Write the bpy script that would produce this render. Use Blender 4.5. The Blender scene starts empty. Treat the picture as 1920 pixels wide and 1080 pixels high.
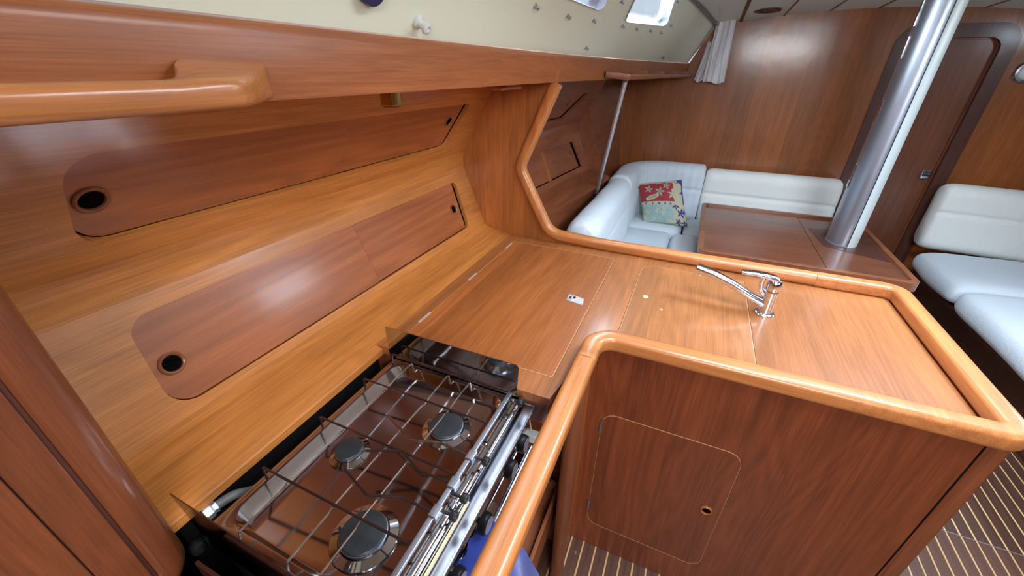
import bpy, bmesh, math, random
from mathutils import Vector, Matrix, noise
from mathutils.geometry import tessellate_polygon, delaunay_2d_cdt
random.seed(7)
V = Vector
sc = bpy.context.scene
C = sc.collection

# ------------------------------------------------------------------ camera
YAW, PITCH, ROLL = math.radians(23.909), math.radians(28.791), math.radians(-0.326)
cy, sy, cp, sp = math.cos(YAW), math.sin(YAW), math.cos(PITCH), math.sin(PITCH)
fw = V((cp*cy, cp*sy, -sp)); rt = V((sy, -cy, 0)); dn = fw.cross(rt)
cr, sr = math.cos(ROLL), math.sin(ROLL)
rt2 = cr*rt + sr*dn; dn2 = -sr*rt + cr*dn
cam_d = bpy.data.cameras.new('camera'); cam = bpy.data.objects.new('camera', cam_d); C.objects.link(cam)
M = Matrix((rt2, -dn2, -fw)).transposed().to_4x4(); M.translation = V((0, 0, 1.6))
cam.matrix_world = M
cam_d.sensor_width = 36; cam_d.lens = 742.454*36/1920; cam_d.clip_start = .02
sc.camera = cam

# ------------------------------------------------------------------ world, light, exposure
sc.view_settings.view_transform = 'Standard'; sc.view_settings.look = 'None'
sc.view_settings.exposure = -0.42; sc.view_settings.gamma = 1.0; sc.view_settings.use_curve_mapping = False
w = bpy.data.worlds.new('sky'); sc.world = w; w.use_nodes = True
bg = w.node_tree.nodes['Background']; bg.inputs[0].default_value = (.72, .86, 1, 1); bg.inputs[1].default_value = 1.2

def area(name, loc, target, sx, sz, power, col=(.86, .93, 1)):
    """daylight coming in through an opening of the hull or deck"""
    d = bpy.data.lights.new(name, 'AREA'); d.shape = 'RECTANGLE'; d.size = sx; d.size_y = sz
    d.energy = power; d.color = col
    o = bpy.data.objects.new(name, d); C.objects.link(o); o.location = loc
    dr = V(target) - V(loc); o.rotation_euler = dr.to_track_quat('-Z', 'Y').to_euler()
    return o
area('saloon_hatch_daylight', (1.72, -.92, 2.14), (1.72, -.92, 0), .52, .52, 85, (.62, .80, 1))
area('galley_hatch_daylight', (.78, -.38, 2.14), (.78, -.38, 0), .72, .5, 46, (.82, .91, 1))
area('companionway_daylight', (-.95, -.92, 2.32), (-.7, -.8, 0), .9, 1.0, 62, (.95, .97, 1))
area('companionway_door_daylight', (-1.62, -.98, 2.07), (2.5, -.6, 1.5), 1.1, .5, 60, (.97, .98, 1))

# ------------------------------------------------------------------ materials
def newmat(name):
    m = bpy.data.materials.new(name); m.use_nodes = True
    return m, m.node_tree, m.node_tree.nodes['Principled BSDF']
def plain(name, col, rough=.5, metal=0, coat=0, bump=0, bscale=200, var=0, spec=.5, sheen=0):
    m, t, b = newmat(name); n = t.nodes; l = t.links
    b.inputs['Base Color'].default_value = (*col, 1); b.inputs['Roughness'].default_value = rough
    b.inputs['Metallic'].default_value = metal; b.inputs['Coat Weight'].default_value = coat
    b.inputs['Coat Roughness'].default_value = .1; b.inputs['Specular IOR Level'].default_value = spec
    if sheen: b.inputs['Sheen Weight'].default_value = sheen
    tc = n.new('ShaderNodeTexCoord')
    nz = n.new('ShaderNodeTexNoise'); nz.inputs['Scale'].default_value = bscale; nz.inputs['Detail'].default_value = 4
    l.new(tc.outputs['Object'], nz.inputs['Vector'])
    if bump:
        bp = n.new('ShaderNodeBump'); bp.inputs['Strength'].default_value = bump; bp.inputs['Distance'].default_value = .002
        l.new(nz.outputs['Fac'], bp.inputs['Height']); l.new(bp.outputs['Normal'], b.inputs['Normal'])
    if var:
        n2 = n.new('ShaderNodeTexNoise'); n2.inputs['Scale'].default_value = 9; n2.inputs['Detail'].default_value = 6
        l.new(tc.outputs['Object'], n2.inputs['Vector'])
        mx = n.new('ShaderNodeMix'); mx.data_type = 'RGBA'
        mx.inputs[6].default_value = (*[c*(1-var) for c in col], 1); mx.inputs[7].default_value = (*[min(1, c*(1+var)) for c in col], 1)
        l.new(n2.outputs['Fac'], mx.inputs[0]); l.new(mx.outputs[2], b.inputs['Base Color'])
    return m
def wood(name, dark, light, axis='X', rough=.25, coat=.5, band=None, fig=.5, pore=.22, seed=0, cross=22, bump=.12, croug=.17, cath=.07, cf=44):
    m, t, b = newmat(name); n = t.nodes; l = t.links
    tc = n.new('ShaderNodeTexCoord')
    def mapped(along, across, off=0):
        mp = n.new('ShaderNodeMapping'); s = [across]*3; s['XYZ'.index(axis)] = along
        mp.inputs['Scale'].default_value = s; mp.inputs['Location'].default_value = (seed*3.1+off, seed*1.7, off)
        l.new(tc.outputs['Object'], mp.inputs['Vector']); return mp
    def ns(mp, sc_, det, dist, rg=.6):
        q = n.new('ShaderNodeTexNoise'); q.inputs['Scale'].default_value = sc_; q.inputs['Detail'].default_value = det
        q.inputs['Distortion'].default_value = dist; q.inputs['Roughness'].default_value = rg
        l.new(mp.outputs[0], q.inputs['Vector']); return q
    grain = ns(mapped(.9, cross), 2.2, 8, fig)
    fine = ns(mapped(5, 210, 5), 1.6, 3, .15)
    big = ns(mapped(.7, 3.5, 9), 1.0, 3, .8)
    r = n.new('ShaderNodeValToRGB'); e = r.color_ramp.elements
    e[0].position = .3; e[0].color = (*dark, 1); e[1].position = .68; e[1].color = (*light, 1)
    l.new(grain.outputs['Fac'], r.inputs['Fac'])
    def mul(a, fac_out, lo, hi):
        mr = n.new('ShaderNodeMapRange'); mr.inputs[1].default_value = .35; mr.inputs[2].default_value = .65
        mr.inputs[3].default_value = lo; mr.inputs[4].default_value = hi; l.new(fac_out, mr.inputs[0])
        mx = n.new('ShaderNodeMix'); mx.data_type = 'RGBA'; mx.blend_type = 'MULTIPLY'; mx.inputs[0].default_value = 1
        l.new(a, mx.inputs[6]); l.new(mr.outputs[0], mx.inputs[7]); return mx.outputs[2]
    col = mul(r.outputs['Color'], fine.outputs['Fac'], 1-pore, 1.06)
    col = mul(col, big.outputs['Fac'], .84, 1.12)
    if cath:   # growth-ring figure: contour lines of a slow, stretched field
        fld = ns(mapped(.55, 4.2, 13), 1.0, 2, .35, .45)
        m1 = n.new('ShaderNodeMath'); m1.operation = 'MULTIPLY'; m1.inputs[1].default_value = cf*3.1; l.new(fld.outputs['Fac'], m1.inputs[0])
        m2 = n.new('ShaderNodeMath'); m2.operation = 'SINE'; l.new(m1.outputs[0], m2.inputs[0])
        mr = n.new('ShaderNodeMapRange'); mr.inputs[1].default_value = -1; mr.inputs[2].default_value = 1; mr.inputs[3].default_value = 1-cath; mr.inputs[4].default_value = 1+cath*.5; l.new(m2.outputs[0], mr.inputs[0])
        mx = n.new('ShaderNodeMix'); mx.data_type = 'RGBA'; mx.blend_type = 'MULTIPLY'; mx.inputs[0].default_value = 1
        l.new(col, mx.inputs[6]); l.new(mr.outputs[0], mx.inputs[7]); col = mx.outputs[2]
    if band:
        wd, ax = band
        sx = n.new('ShaderNodeSeparateXYZ'); l.new(tc.outputs['Object'], sx.inputs[0])
        dv = n.new('ShaderNodeMath'); dv.operation = 'DIVIDE'; dv.inputs[1].default_value = wd; l.new(sx.outputs['XYZ'.index(ax)], dv.inputs[0])
        fl = n.new('ShaderNodeMath'); fl.operation = 'FLOOR'; l.new(dv.outputs[0], fl.inputs[0])
        wn = n.new('ShaderNodeTexWhiteNoise'); wn.noise_dimensions = '1D'; l.new(fl.outputs[0], wn.inputs['W'])
        mr = n.new('ShaderNodeMapRange'); mr.inputs[3].default_value = .8; mr.inputs[4].default_value = 1.12; l.new(wn.outputs['Value'], mr.inputs[0])
        mx = n.new('ShaderNodeMix'); mx.data_type = 'RGBA'; mx.blend_type = 'MULTIPLY'; mx.inputs[0].default_value = 1
        l.new(col, mx.inputs[6]); l.new(mr.outputs[0], mx.inputs[7]); col = mx.outputs[2]
    l.new(col, b.inputs['Base Color'])
    b.inputs['Roughness'].default_value = rough+.18; b.inputs['Coat Weight'].default_value = coat; b.inputs['Coat Roughness'].default_value = croug
    b.inputs['Specular IOR Level'].default_value = .4
    bp = n.new('ShaderNodeBump'); bp.inputs['Strength'].default_value = bump; bp.inputs['Distance'].default_value = .001
    l.new(fine.outputs['Fac'], bp.inputs['Height']); l.new(bp.outputs['Normal'], b.inputs['Normal'])
    # the lacquer itself is wavy on a broad scale
    wv = n.new('ShaderNodeTexNoise'); wv.inputs['Scale'].default_value = 14; wv.inputs['Detail'].default_value = 3; l.new(tc.outputs['Object'], wv.inputs['Vector'])
    b2 = n.new('ShaderNodeBump'); b2.inputs['Strength'].default_value = .10; b2.inputs['Distance'].default_value = .004
    l.new(wv.outputs['Fac'], b2.inputs['Height']); l.new(b2.outputs['Normal'], b.inputs['Coat Normal'])
    return m
TEAK_D, TEAK_L = (.32, .092, .024), (.52, .185, .052)
MAH_D, MAH_L = (.165, .042, .015), (.27, .078, .028)
w_surround = wood('light_teak_lengthwise', (.46, .150, .028), (.60, .215, .046), 'X', seed=1, cross=30)
w_panel = wood('reddish_veneer_panel', (.31, .082, .020), (.38, .108, .028), 'X', seed=2, fig=1.2, cross=9, pore=.14, croug=.17, coat=.6, cath=.15, cf=38)
w_beam = wood('beam_teak', (.32, .092, .024), (.38, .112, .030), 'X', seed=3, cross=34, pore=.24, croug=.25, cath=.03, coat=.35)
w_counter = wood('counter_teak', (.33, .108, .029), (.39, .132, .038), 'X', seed=4, band=(.118, 'Y'), cross=22)
w_cover = wood('cover_teak', (.38, .135, .040), (.45, .165, .052), 'X', seed=5, band=(.105, 'Y'), cross=24)
w_lid = wood('lid_teak', (.36, .104, .024), (.43, .132, .033), 'X', seed=6, band=(.094, 'Y'), cross=22)
w_rail = wood('rail_teak', (.38, .125, .032), (.55, .20, .058), 'X', seed=7, cross=20, pore=.2, cath=.0)
w_raily = wood('rail_teak_athwart', (.38, .125, .032), (.55, .20, .058), 'Y', seed=7, cross=20, pore=.2, cath=.0)
w_railz = wood('rail_teak_upright', (.38, .125, .032), (.55, .20, .058), 'Z', seed=7, cross=20, pore=.2, cath=.0)
w_part = wood('partition_teak', (.38, .115, .025), (.47, .150, .034), 'Z', seed=8, band=(.11, 'Y'), cross=26)
w_face = wood('face_mahogany', (.19, .040, .012), (.24, .056, .017), 'Z', seed=9, band=(.16, 'Y'), fig=1.0, cross=16, coat=.35, cath=.13, cf=40)
w_bulk = wood('bulkhead_teak', (.27, .074, .014), (.35, .104, .022), 'Z', seed=10, band=(.15, 'Y'), cross=18, rough=.2, coat=.8, croug=.15)
w_dark = wood('dark_mahogany_z', (.06, .018, .012), (.10, .030, .018), 'Z', seed=11)
w_door = wood('door_mahogany', (.12, .034, .013), (.19, .055, .020), 'Z', seed=12)
w_table = wood('table_mahogany', (.17, .052, .024), (.26, .082, .036), 'Y', seed=13, band=(.2, 'X'), rough=.12, cross=10)
w_tablee = wood('table_edge', (.20, .060, .024), (.32, .10, .038), 'Y', seed=13)
w_post = wood('post_mahogany', (.17, .043, .014), (.22, .058, .019), 'Z', seed=14, cross=20, rough=.3)
w_salon = wood('saloon_locker_wood', (.20, .055, .020), (.31, .09, .033), 'X', seed=15, cross=10)
w_slat = wood('slat_teak', (.26, .075, .028), (.36, .11, .042), 'X', seed=16)
w_floor = wood('sole_teak', (.070, .030, .019), (.11, .043, .025), 'X', seed=17, rough=.35, coat=.25, cross=30)
w_holly = wood('sole_holly', (.55, .33, .15), (.68, .43, .20), 'X', seed=18, rough=.35, coat=.25, pore=.1)
m_inlay = plain('pale_edge_inlay', (.50, .26, .12), .4)
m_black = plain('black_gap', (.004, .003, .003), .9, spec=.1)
m_white = plain('cream_vinyl', (.78, .81, .64), .55, bump=.15, bscale=420)
m_ceil = plain('ceiling_vinyl', (.70, .70, .60), .6, bump=.1, bscale=420)
m_steel = plain('polished_steel', (.50, .51, .54), .08, 1)
m_tray = plain('mirror_tray_steel', (.46, .45, .47), .11, 1, bump=.05, bscale=25, var=.14)
m_brush = plain('brushed_steel', (.44, .47, .55), .28, 1)
m_chrome = plain('chrome', (.72, .77, .88), .13, 1)  # blue tint stands in for the hatch reflected in the metal
m_wire = plain('rack_wire_steel', (.55, .52, .50), .18, 1)
m_rust = plain('browned_rack_wire', (.10, .065, .06), .25, .85)
m_alu = plain('anodised_aluminium', (.46, .50, .58), .36, .92)
m_alu2 = plain('pale_aluminium_strip', (.66, .70, .68), .5, .25)
m_blackp = plain('black_plastic', (.012, .013, .016), .35)
m_burn = plain('burner_enamel', (.03, .034, .038), .45, .3, var=.3, bump=.2, bscale=80)
m_brass = plain('brass', (.62, .42, .14), .15, 1)
m_fab = plain('white_upholstery', (.66, .71, .76), .9, bump=1.0, bscale=120, spec=.2, sheen=.2)  # blue cast of the hatch daylight mixed into the white cloth colour
m_fabc = plain('white_upholstery_back', (.80, .80, .76), .9, bump=1.0, bscale=120, spec=.2, sheen=.2)
m_curt = plain('curtain_cloth', (.84, .84, .86), .9, bump=.2, bscale=300, spec=.2)
m_towel = plain('blue_cloth', (.035, .06, .33), .9, bump=.6, bscale=350, spec=.15, sheen=.3, var=.25)
m_blue = plain('navy_plastic', (.012, .016, .09), .4)
m_grey = plain('grey_track', (.22, .21, .21), .4, .3)
m_pvc = plain('white_plastic', (.62, .63, .60), .35)
m_hose = plain('grey_hose', (.16, .16, .15), .5)
m_hull = plain('hull_liner_dark', (.05, .035, .03), .8)
m_liner = plain('pale_liner', (.5, .5, .46), .7)
m_cream = plain('cream_strip', (.62, .52, .33), .4)
m_gasket = plain('window_gasket', (.42, .44, .50), .3, .2)
m_satin = plain('satin_chrome', (.72, .74, .78), .35, .7)
def glass():
    m, t, b = newmat('window_glass'); n = t.nodes; l = t.links; n.remove(b)
    tr = n.new('ShaderNodeBsdfTransparent'); gl = n.new('ShaderNodeBsdfGlossy'); gl.inputs['Roughness'].default_value = .03
    mx = n.new('ShaderNodeMixShader'); lw = n.new('ShaderNodeLayerWeight'); lw.inputs[0].default_value = .5
    fr = n.new('ShaderNodeMath'); fr.operation = 'POWER'; fr.inputs[1].default_value = 5; l.new(lw.outputs['Facing'], fr.inputs[0])
    f2 = n.new('ShaderNodeMath'); f2.operation = 'MULTIPLY_ADD'; f2.inputs[1].default_value = .7; f2.inputs[2].default_value = .04; l.new(fr.outputs[0], f2.inputs[0])
    l.new(f2.outputs[0], mx.inputs[0]); l.new(tr.outputs[0], mx.inputs[1]); l.new(gl.outputs[0], mx.inputs[2])
    l.new(mx.outputs[0], n['Material Output'].inputs[0]); return m
m_glass = glass()
m_lampglass = plain('frosted_lamp_glass', (.75, .82, .78), .3, coat=.5)

# ------------------------------------------------------------------ helpers
WL = {}
def empty(name, loc):
    o = bpy.data.objects.new(name, None); C.objects.link(o); o.location = loc; o.empty_display_size = .05
    WL[o.name] = V(loc); return o
def tag(o, label=None, cat=None, group=None, kind=None):
    if label: o['label'] = label
    if cat: o['category'] = cat
    if group: o['group'] = group
    if kind: o['kind'] = kind
    return o
def thing(name, loc, label, cat, group=None):
    return tag(empty(name, loc), label, cat, group)
def obj(name, geo, mat, parent=None, bevel=0, seg=2, sharp=38, label=None, origin=None):
    """geo: (verts, faces[, matindex]) in world space or a bmesh; linked as ONE mesh object."""
    me = bpy.data.meshes.new(name)
    if isinstance(geo, bmesh.types.BMesh):
        geo.to_mesh(me); geo.free()
    else:
        me.from_pydata([tuple(v) for v in geo[0]], [], geo[1])
        if len(geo) > 2:
            for p, i in zip(me.polygons, geo[2]): p.material_index = i
    bm = bmesh.new(); bm.from_mesh(me); bmesh.ops.recalc_face_normals(bm, faces=bm.faces); bm.to_mesh(me); bm.free()
    for m in (mat if isinstance(mat, (list, tuple)) else [mat]): me.materials.append(m)
    co = [v.co.copy() for v in me.vertices]
    if origin is None:
        xs = [c.x for c in co]; ys = [c.y for c in co]; zs = [c.z for c in co]
        origin = V(((min(xs)+max(xs))/2, (min(ys)+max(ys))/2, min(zs)))
    origin = V(origin)
    for v in me.vertices: v.co -= origin
    o = bpy.data.objects.new(name, me); C.objects.link(o)
    WL[o.name] = origin
    if parent: o.parent = parent; o.location = origin - WL[parent.name]
    else: o.location = origin
    me.shade_smooth()
    if bevel:
        b = o.modifiers.new('bevel', 'BEVEL'); b.width = bevel; b.segments = seg; b.limit_method = 'ANGLE'; b.angle_limit = .6
        wn = o.modifiers.new('wn', 'WEIGHTED_NORMAL'); wn.keep_sharp = False
    else:
        me.set_sharp_from_angle(angle=math.radians(sharp))
    if label: o['label'] = label
    return o
def struct(name, geo, mat, parent=None, **k):
    o = obj(name, geo, mat, parent, **k)
    if parent is None: o['kind'] = 'structure'
    return o
def join(*gs):
    vs, fs, mi = [], [], []
    for g in gs:
        n = len(vs); vs += [V(v) for v in g[0]]; fs += [tuple(i+n for i in f) for f in g[1]]
        mi += list(g[2]) if len(g) > 2 else [0]*len(g[1])
    return vs, fs, mi
def box(a, b):
    (x0, y0, z0), (x1, y1, z1) = a, b
    v = [V((x, y, z)) for x in (x0, x1) for y in (y0, y1) for z in (z0, z1)]
    return v, [(0, 1, 3, 2), (4, 6, 7, 5), (0, 4, 5, 1), (2, 3, 7, 6), (0, 2, 6, 4), (1, 5, 7, 3)]
def hexa(p):  # 8 points: bottom 4 then top 4
    return [V(q) for q in p], [(3, 2, 1, 0), (4, 5, 6, 7), (0, 1, 5, 4), (1, 2, 6, 5), (2, 3, 7, 6), (3, 0, 4, 7)]
def circ(r, n=16, r2=None, ph=0):
    r2 = r2 or r
    return [(r*math.cos(2*math.pi*i/n+ph), r2*math.sin(2*math.pi*i/n+ph)) for i in range(n)]
def rrect(w, h, r, n=4):
    pts = []
    for cx_, cy_, a0 in ((w/2-r, h/2-r, 0), (-w/2+r, h/2-r, 90), (-w/2+r, -h/2+r, 180), (w/2-r, -h/2+r, 270)):
        for i in range(n+1):
            a = math.radians(a0+90*i/n); pts.append((cx_+r*math.cos(a), cy_+r*math.sin(a)))
    return pts
def rpoly(pts, r, n=6):
    """round the corners of a 2D polygon; r is a number or a list"""
    out = []; N = len(pts)
    for i, p in enumerate(pts):
        a, c = V(pts[i-1]), V(pts[(i+1) % N]); p = V(p); ri = r[i] if isinstance(r, (list, tuple)) else r
        if ri <= 0: out.append(tuple(p)); continue
        u, v = (a-p).normalized(), (c-p).normalized(); ang = u.angle(v); d = min(ri/math.tan(ang/2), .48*(a-p).length, .48*(c-p).length)
        rr = d*math.tan(ang/2); cen = p+(u+v).normalized()*(rr/math.sin(ang/2))
        s, e = p+u*d-cen, p+v*d-cen
        a0 = math.atan2(s.y, s.x); a1 = math.atan2(e.y, e.x); da = (a1-a0+math.pi) % (2*math.pi)-math.pi
        for k in range(n+1):
            t = a0+da*k/n; out.append((cen.x+rr*math.cos(t), cen.y+rr*math.sin(t)))
    return out
def fillet(pts, r, n=8):
    pts = [V(p) for p in pts]; out = [pts[0]]
    for i in range(1, len(pts)-1):
        ri = r[i-1] if isinstance(r, (list, tuple)) else r
        a, p, c = pts[i-1], pts[i], pts[i+1]; u, v = (a-p).normalized(), (c-p).normalized(); ang = u.angle(v)
        if ri <= 0 or ang > 3.1: out.append(p); continue
        d = min(ri/math.tan(ang/2), .48*(a-p).length, .48*(c-p).length); rr = d*math.tan(ang/2)
        cen = p+(u+v).normalized()*(rr/math.sin(ang/2)); s, e = p+u*d-cen, p+v*d-cen
        for k in range(n+1): out.append(cen+s.normalized().slerp(e.normalized(), k/n)*rr)
    out.append(pts[-1]); return out
def sweep(path, sec, up=(0, 0, 1), cap=True, scale=None):
    path = [V(p) for p in path]; N = len(path); m = len(sec); vs, fs = [], []
    t0 = (path[1]-path[0]).normalized(); u = V(up); u = (u-t0*u.dot(t0)).normalized(); prev = t0
    for i, p in enumerate(path):
        if i == 0: t = t0
        elif i == N-1: t = (path[-1]-path[-2]).normalized()
        else: t = ((path[i]-path[i-1]).normalized()+(path[i+1]-path[i]).normalized()).normalized()
        u = prev.rotation_difference(t) @ u; u = (u-t*u.dot(t)).normalized(); prev = t; s = t.cross(u)
        k = scale(i/(N-1)) if scale else 1
        for a, b in sec: vs.append(p+s*a*k+u*b*k)
    for i in range(N-1):
        for j in range(m):
            k = (j+1) % m; fs.append((i*m+j, i*m+k, (i+1)*m+k, (i+1)*m+j))
    if cap: fs += [tuple(range(m-1, -1, -1)), tuple((N-1)*m+j for j in range(m))]
    return vs, fs
def tube(path, r, n=10, **k): return sweep(path, circ(r, n), **k) if abs(V(path[1][:]).z-V(path[0][:]).z) < .9*(V(path[1])-V(path[0])).length else sweep(path, circ(r, n), up=(1, 0, 0), **k)
def basis(ax):
    ax = V(ax).normalized(); u = ax.orthogonal().normalized(); return ax, u, ax.cross(u)
def lathe(prof, org, ax=(0, 0, 1), n=24):
    ax, u, v = basis(ax); org = V(org); vs, fs = [], []
    for r, h in prof:
        for j in range(n):
            a = 2*math.pi*j/n; vs.append(org+ax*h+(u*math.cos(a)+v*math.sin(a))*max(r, 1e-5))
    for i in range(len(prof)-1):
        for j in range(n):
            k = (j+1) % n; fs.append((i*n+j, i*n+k, (i+1)*n+k, (i+1)*n+j))
    if prof[0][0] > 1e-4: fs.append(tuple(range(n-1, -1, -1)))
    if prof[-1][0] > 1e-4: fs.append(tuple((len(prof)-1)*n+j for j in range(n)))
    return vs, fs
def plate(outer, holes, fr, th):
    """flat board: 2D outline with holes in frame fr=(origin,u,v,n); thickness goes along -n"""
    O, U, W_, N_ = [V(a) for a in fr]
    loops = [outer]+list(holes); flat = [p for lp in loops for p in lp]
    tris = tessellate_polygon([[V((p[0], p[1], 0)) for p in lp] for lp in loops])
    f3 = lambda p, d: O+U*p[0]+W_*p[1]-N_*d
    n = len(flat); vs = [f3(p, 0) for p in flat]+[f3(p, th) for p in flat]
    fs = [tuple(t) for t in tris]+[tuple(i+n for i in reversed(t)) for t in tris]
    k = 0
    for lp in loops:
        m = len(lp)
        for j in range(m):
            a, b = k+j, k+(j+1) % m; fs.append((a, b, b+n, a+n))
        k += m
    return vs, fs
def rbox(c, h, r, seg=8, fn=None):
    """rounded soft box centred c, half sizes h; fn deforms points"""
    bm = bmesh.new(); bmesh.ops.create_cube(bm, size=2); bmesh.ops.subdivide_edges(bm, edges=bm.edges, cuts=seg, use_grid_fill=True)
    h = V(h); c = V(c)
    for v in bm.verts:
        s = v.co.copy()
        q = V([math.copysign(1-(1-abs(s[i]))**1.5, s[i])*h[i] for i in range(3)])
        cl = V([max(-(h[i]-r), min(h[i]-r, q[i])) for i in range(3)]); d = q-cl
        if d.length > 1e-6: q = cl+d.normalized()*r*min(1, max(abs(d.x), abs(d.y), abs(d.z))/r) if False else cl+d.normalized()*r if max(abs(abs(s[0])-1), 0) < 1e-6 or abs(abs(s[1])-1) < 1e-6 or abs(abs(s[2])-1) < 1e-6 else q
        if fn: q = fn(q, h)
        v.co = q+c
    return bm
def strip(pts_a, pts_b):
    n = len(pts_a); return [V(p) for p in pts_a]+[V(p) for p in pts_b], [(i, i+1, n+i+1, n+i) for i in range(n-1)]
def grid(rows):
    m = len(rows[0]); vs = [V(p) for r_ in rows for p in r_]
    return vs, [(i*m+j, i*m+j+1, (i+1)*m+j+1, (i+1)*m+j) for i in range(len(rows)-1) for j in range(m-1)]
def thick(g, d):
    """give an open sheet thickness along vector d"""
    vs, fs = g[0], list(g[1]); n = len(vs); d = V(d); cnt = {}
    for f in fs:
        for a, b in zip(f, f[1:]+f[:1]): cnt[(a, b)] = 1
    out = fs+[tuple(i+n for i in reversed(f)) for f in fs]
    for (a, b) in cnt:
        if (b, a) not in cnt: out.append((b, a, a+n, b+n))
    return list(vs)+[v+d for v in vs], out
def lerp(tab, x):
    if x <= tab[0][0]: return tab[0][1]
    for (a, p), (b, q) in zip(tab, tab[1:]):
        if x <= b: return p+(q-p)*(x-a)/(b-a)
    return tab[-1][1]

# ------------------------------------------------------------------ the setting: hull, deckhead, bulkheads
XB, FZ, CL = 3.92, -.067, -.94        # main bulkhead, cabin sole, centreline
YB = [(-1.5, .575), (.41, .572), (1.0, .57), (1.66, .56), (2.2, .52), (2.77, .455), (3.3, .35), (3.92, .19)]
YT = [(-1.5, .45), (.4, .42), (1.66, .34), (2.98, .19), (3.92, .05)]
ZT = [(-1.5, 2.0), (1.66, 1.98), (2.98, 1.96), (3.92, 1.905)]
mir = lambda p: V((p[0], 2*CL-p[1], p[2]))
def S(X, t, off=0):
    yb = lerp(YB, X)+.012; yt = lerp(YT, X); zt = lerp(ZT, X)
    return V((X, yb+(yt-yb)*t+off, 1.66+(zt-1.66)*t+off*.6))
XS = [-1.5+.18*i for i in range(31)]; XS = [x for x in XS if x < XB-.05]+[XB]
# deck house sides with their windows
WIN = [[(.62, .42), (1.86, .46), (1.66, .93), (.50, .93)], [(2.19, .45), (2.88, .57), (2.60, .90), (2.02, .90)]]
def side(name, mirror, offx):
    f = mir if mirror else (lambda p: p)
    wins = [[(x+offx, t) for x, t in w_] for w_ in WIN]
    if mirror: wins[0] = [(-.45, .44), (.62, .46), (.50, .93), (-.55, .93)]
    holes = [rpoly(w_, .05, 5) for w_ in wins]
    outer = [(x, 0) for x in XS]+[(x, 1) for x in reversed(XS)]
    pts, eds = [], []
    for lp in [outer]+holes:
        n = len(pts); pts += [V((p[0], p[1]*.4)) for p in lp]; eds += [(n+i, n+(i+1) % len(lp)) for i in range(len(lp))]
    pts += [V((x, .4*k/5)) for x in XS[1:-1] for k in range(1, 5)]
    res = delaunay_2d_cdt(pts, eds, [], 0, 1e-5)
    def inside(p, poly):
        c = False
        for (x1, y1), (x2, y2) in zip(poly, poly[1:]+poly[:1]):
            if (y1 > p[1]) != (y2 > p[1]) and p[0] < (x2-x1)*(p[1]-y1)/(y2-y1)+x1: c = not c
        return c
    tris = [t for t in res[2] if not any(inside((sum(res[0][i].x for i in t)/3, sum(res[0][i].y for i in t)/1.2), h_) for h_ in holes)]
    o = struct(name, ([f(S(p.x, p.y/.4)) for p in res[0]], [tuple(t) for t in tris]), m_white, sharp=80)
    return holes, f
for sname, mirror, offx, n0 in (('wall_port', False, 0, 1), ('wall_starboard', True, .1, 3)):
    holes, f = side(sname, mirror, offx)
    for k, hl in enumerate(holes):
        cx_ = sum(p[0] for p in hl)/len(hl); ct = sum(p[1] for p in hl)/len(hl)
        inset = [((p[0]-cx_)*.95+cx_, (p[1]-ct)*.9+ct) for p in hl]
        outs = [((p[0]-cx_)*1.012+cx_, (p[1]-ct)*1.02+ct) for p in hl]
        n = len(hl)
        rings = [[f(S(p[0], p[1], -.004)) for p in outs], [f(S(p[0], p[1], -.006)) for p in hl], [f(S(p[0], p[1], .02)) for p in hl],
                 [f(S(p[0], p[1], .028)) for p in inset], [f(S(p[0], p[1], .05)) for p in inset]]
        vs = [p for r_ in rings for p in r_]; fs = [(i*n+j, i*n+(j+1) % n, (i+1)*n+(j+1) % n, (i+1)*n+j) for i in range(4) for j in range(n)]
        wf = struct('window_%d' % (n0+k), (vs, fs), m_gasket, label=None, sharp=50)
        tr = tessellate_polygon([[V((p[0], p[1], 0)) for p in inset]])
        obj('pane', ([f(S(p[0], p[1], .03)) for p in inset], [tuple(t) for t in tr]), m_glass, wf)
        c3 = f(S(cx_, ct, .10)); tgt = f(S(cx_, ct, -.4))
        area('side_window_daylight', c3, tgt, (1.0 if mirror else 1.3) if k == 0 else .75, .26, 16 if k == 0 else (34 if mirror else 28), (.76, .88, 1))
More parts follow.
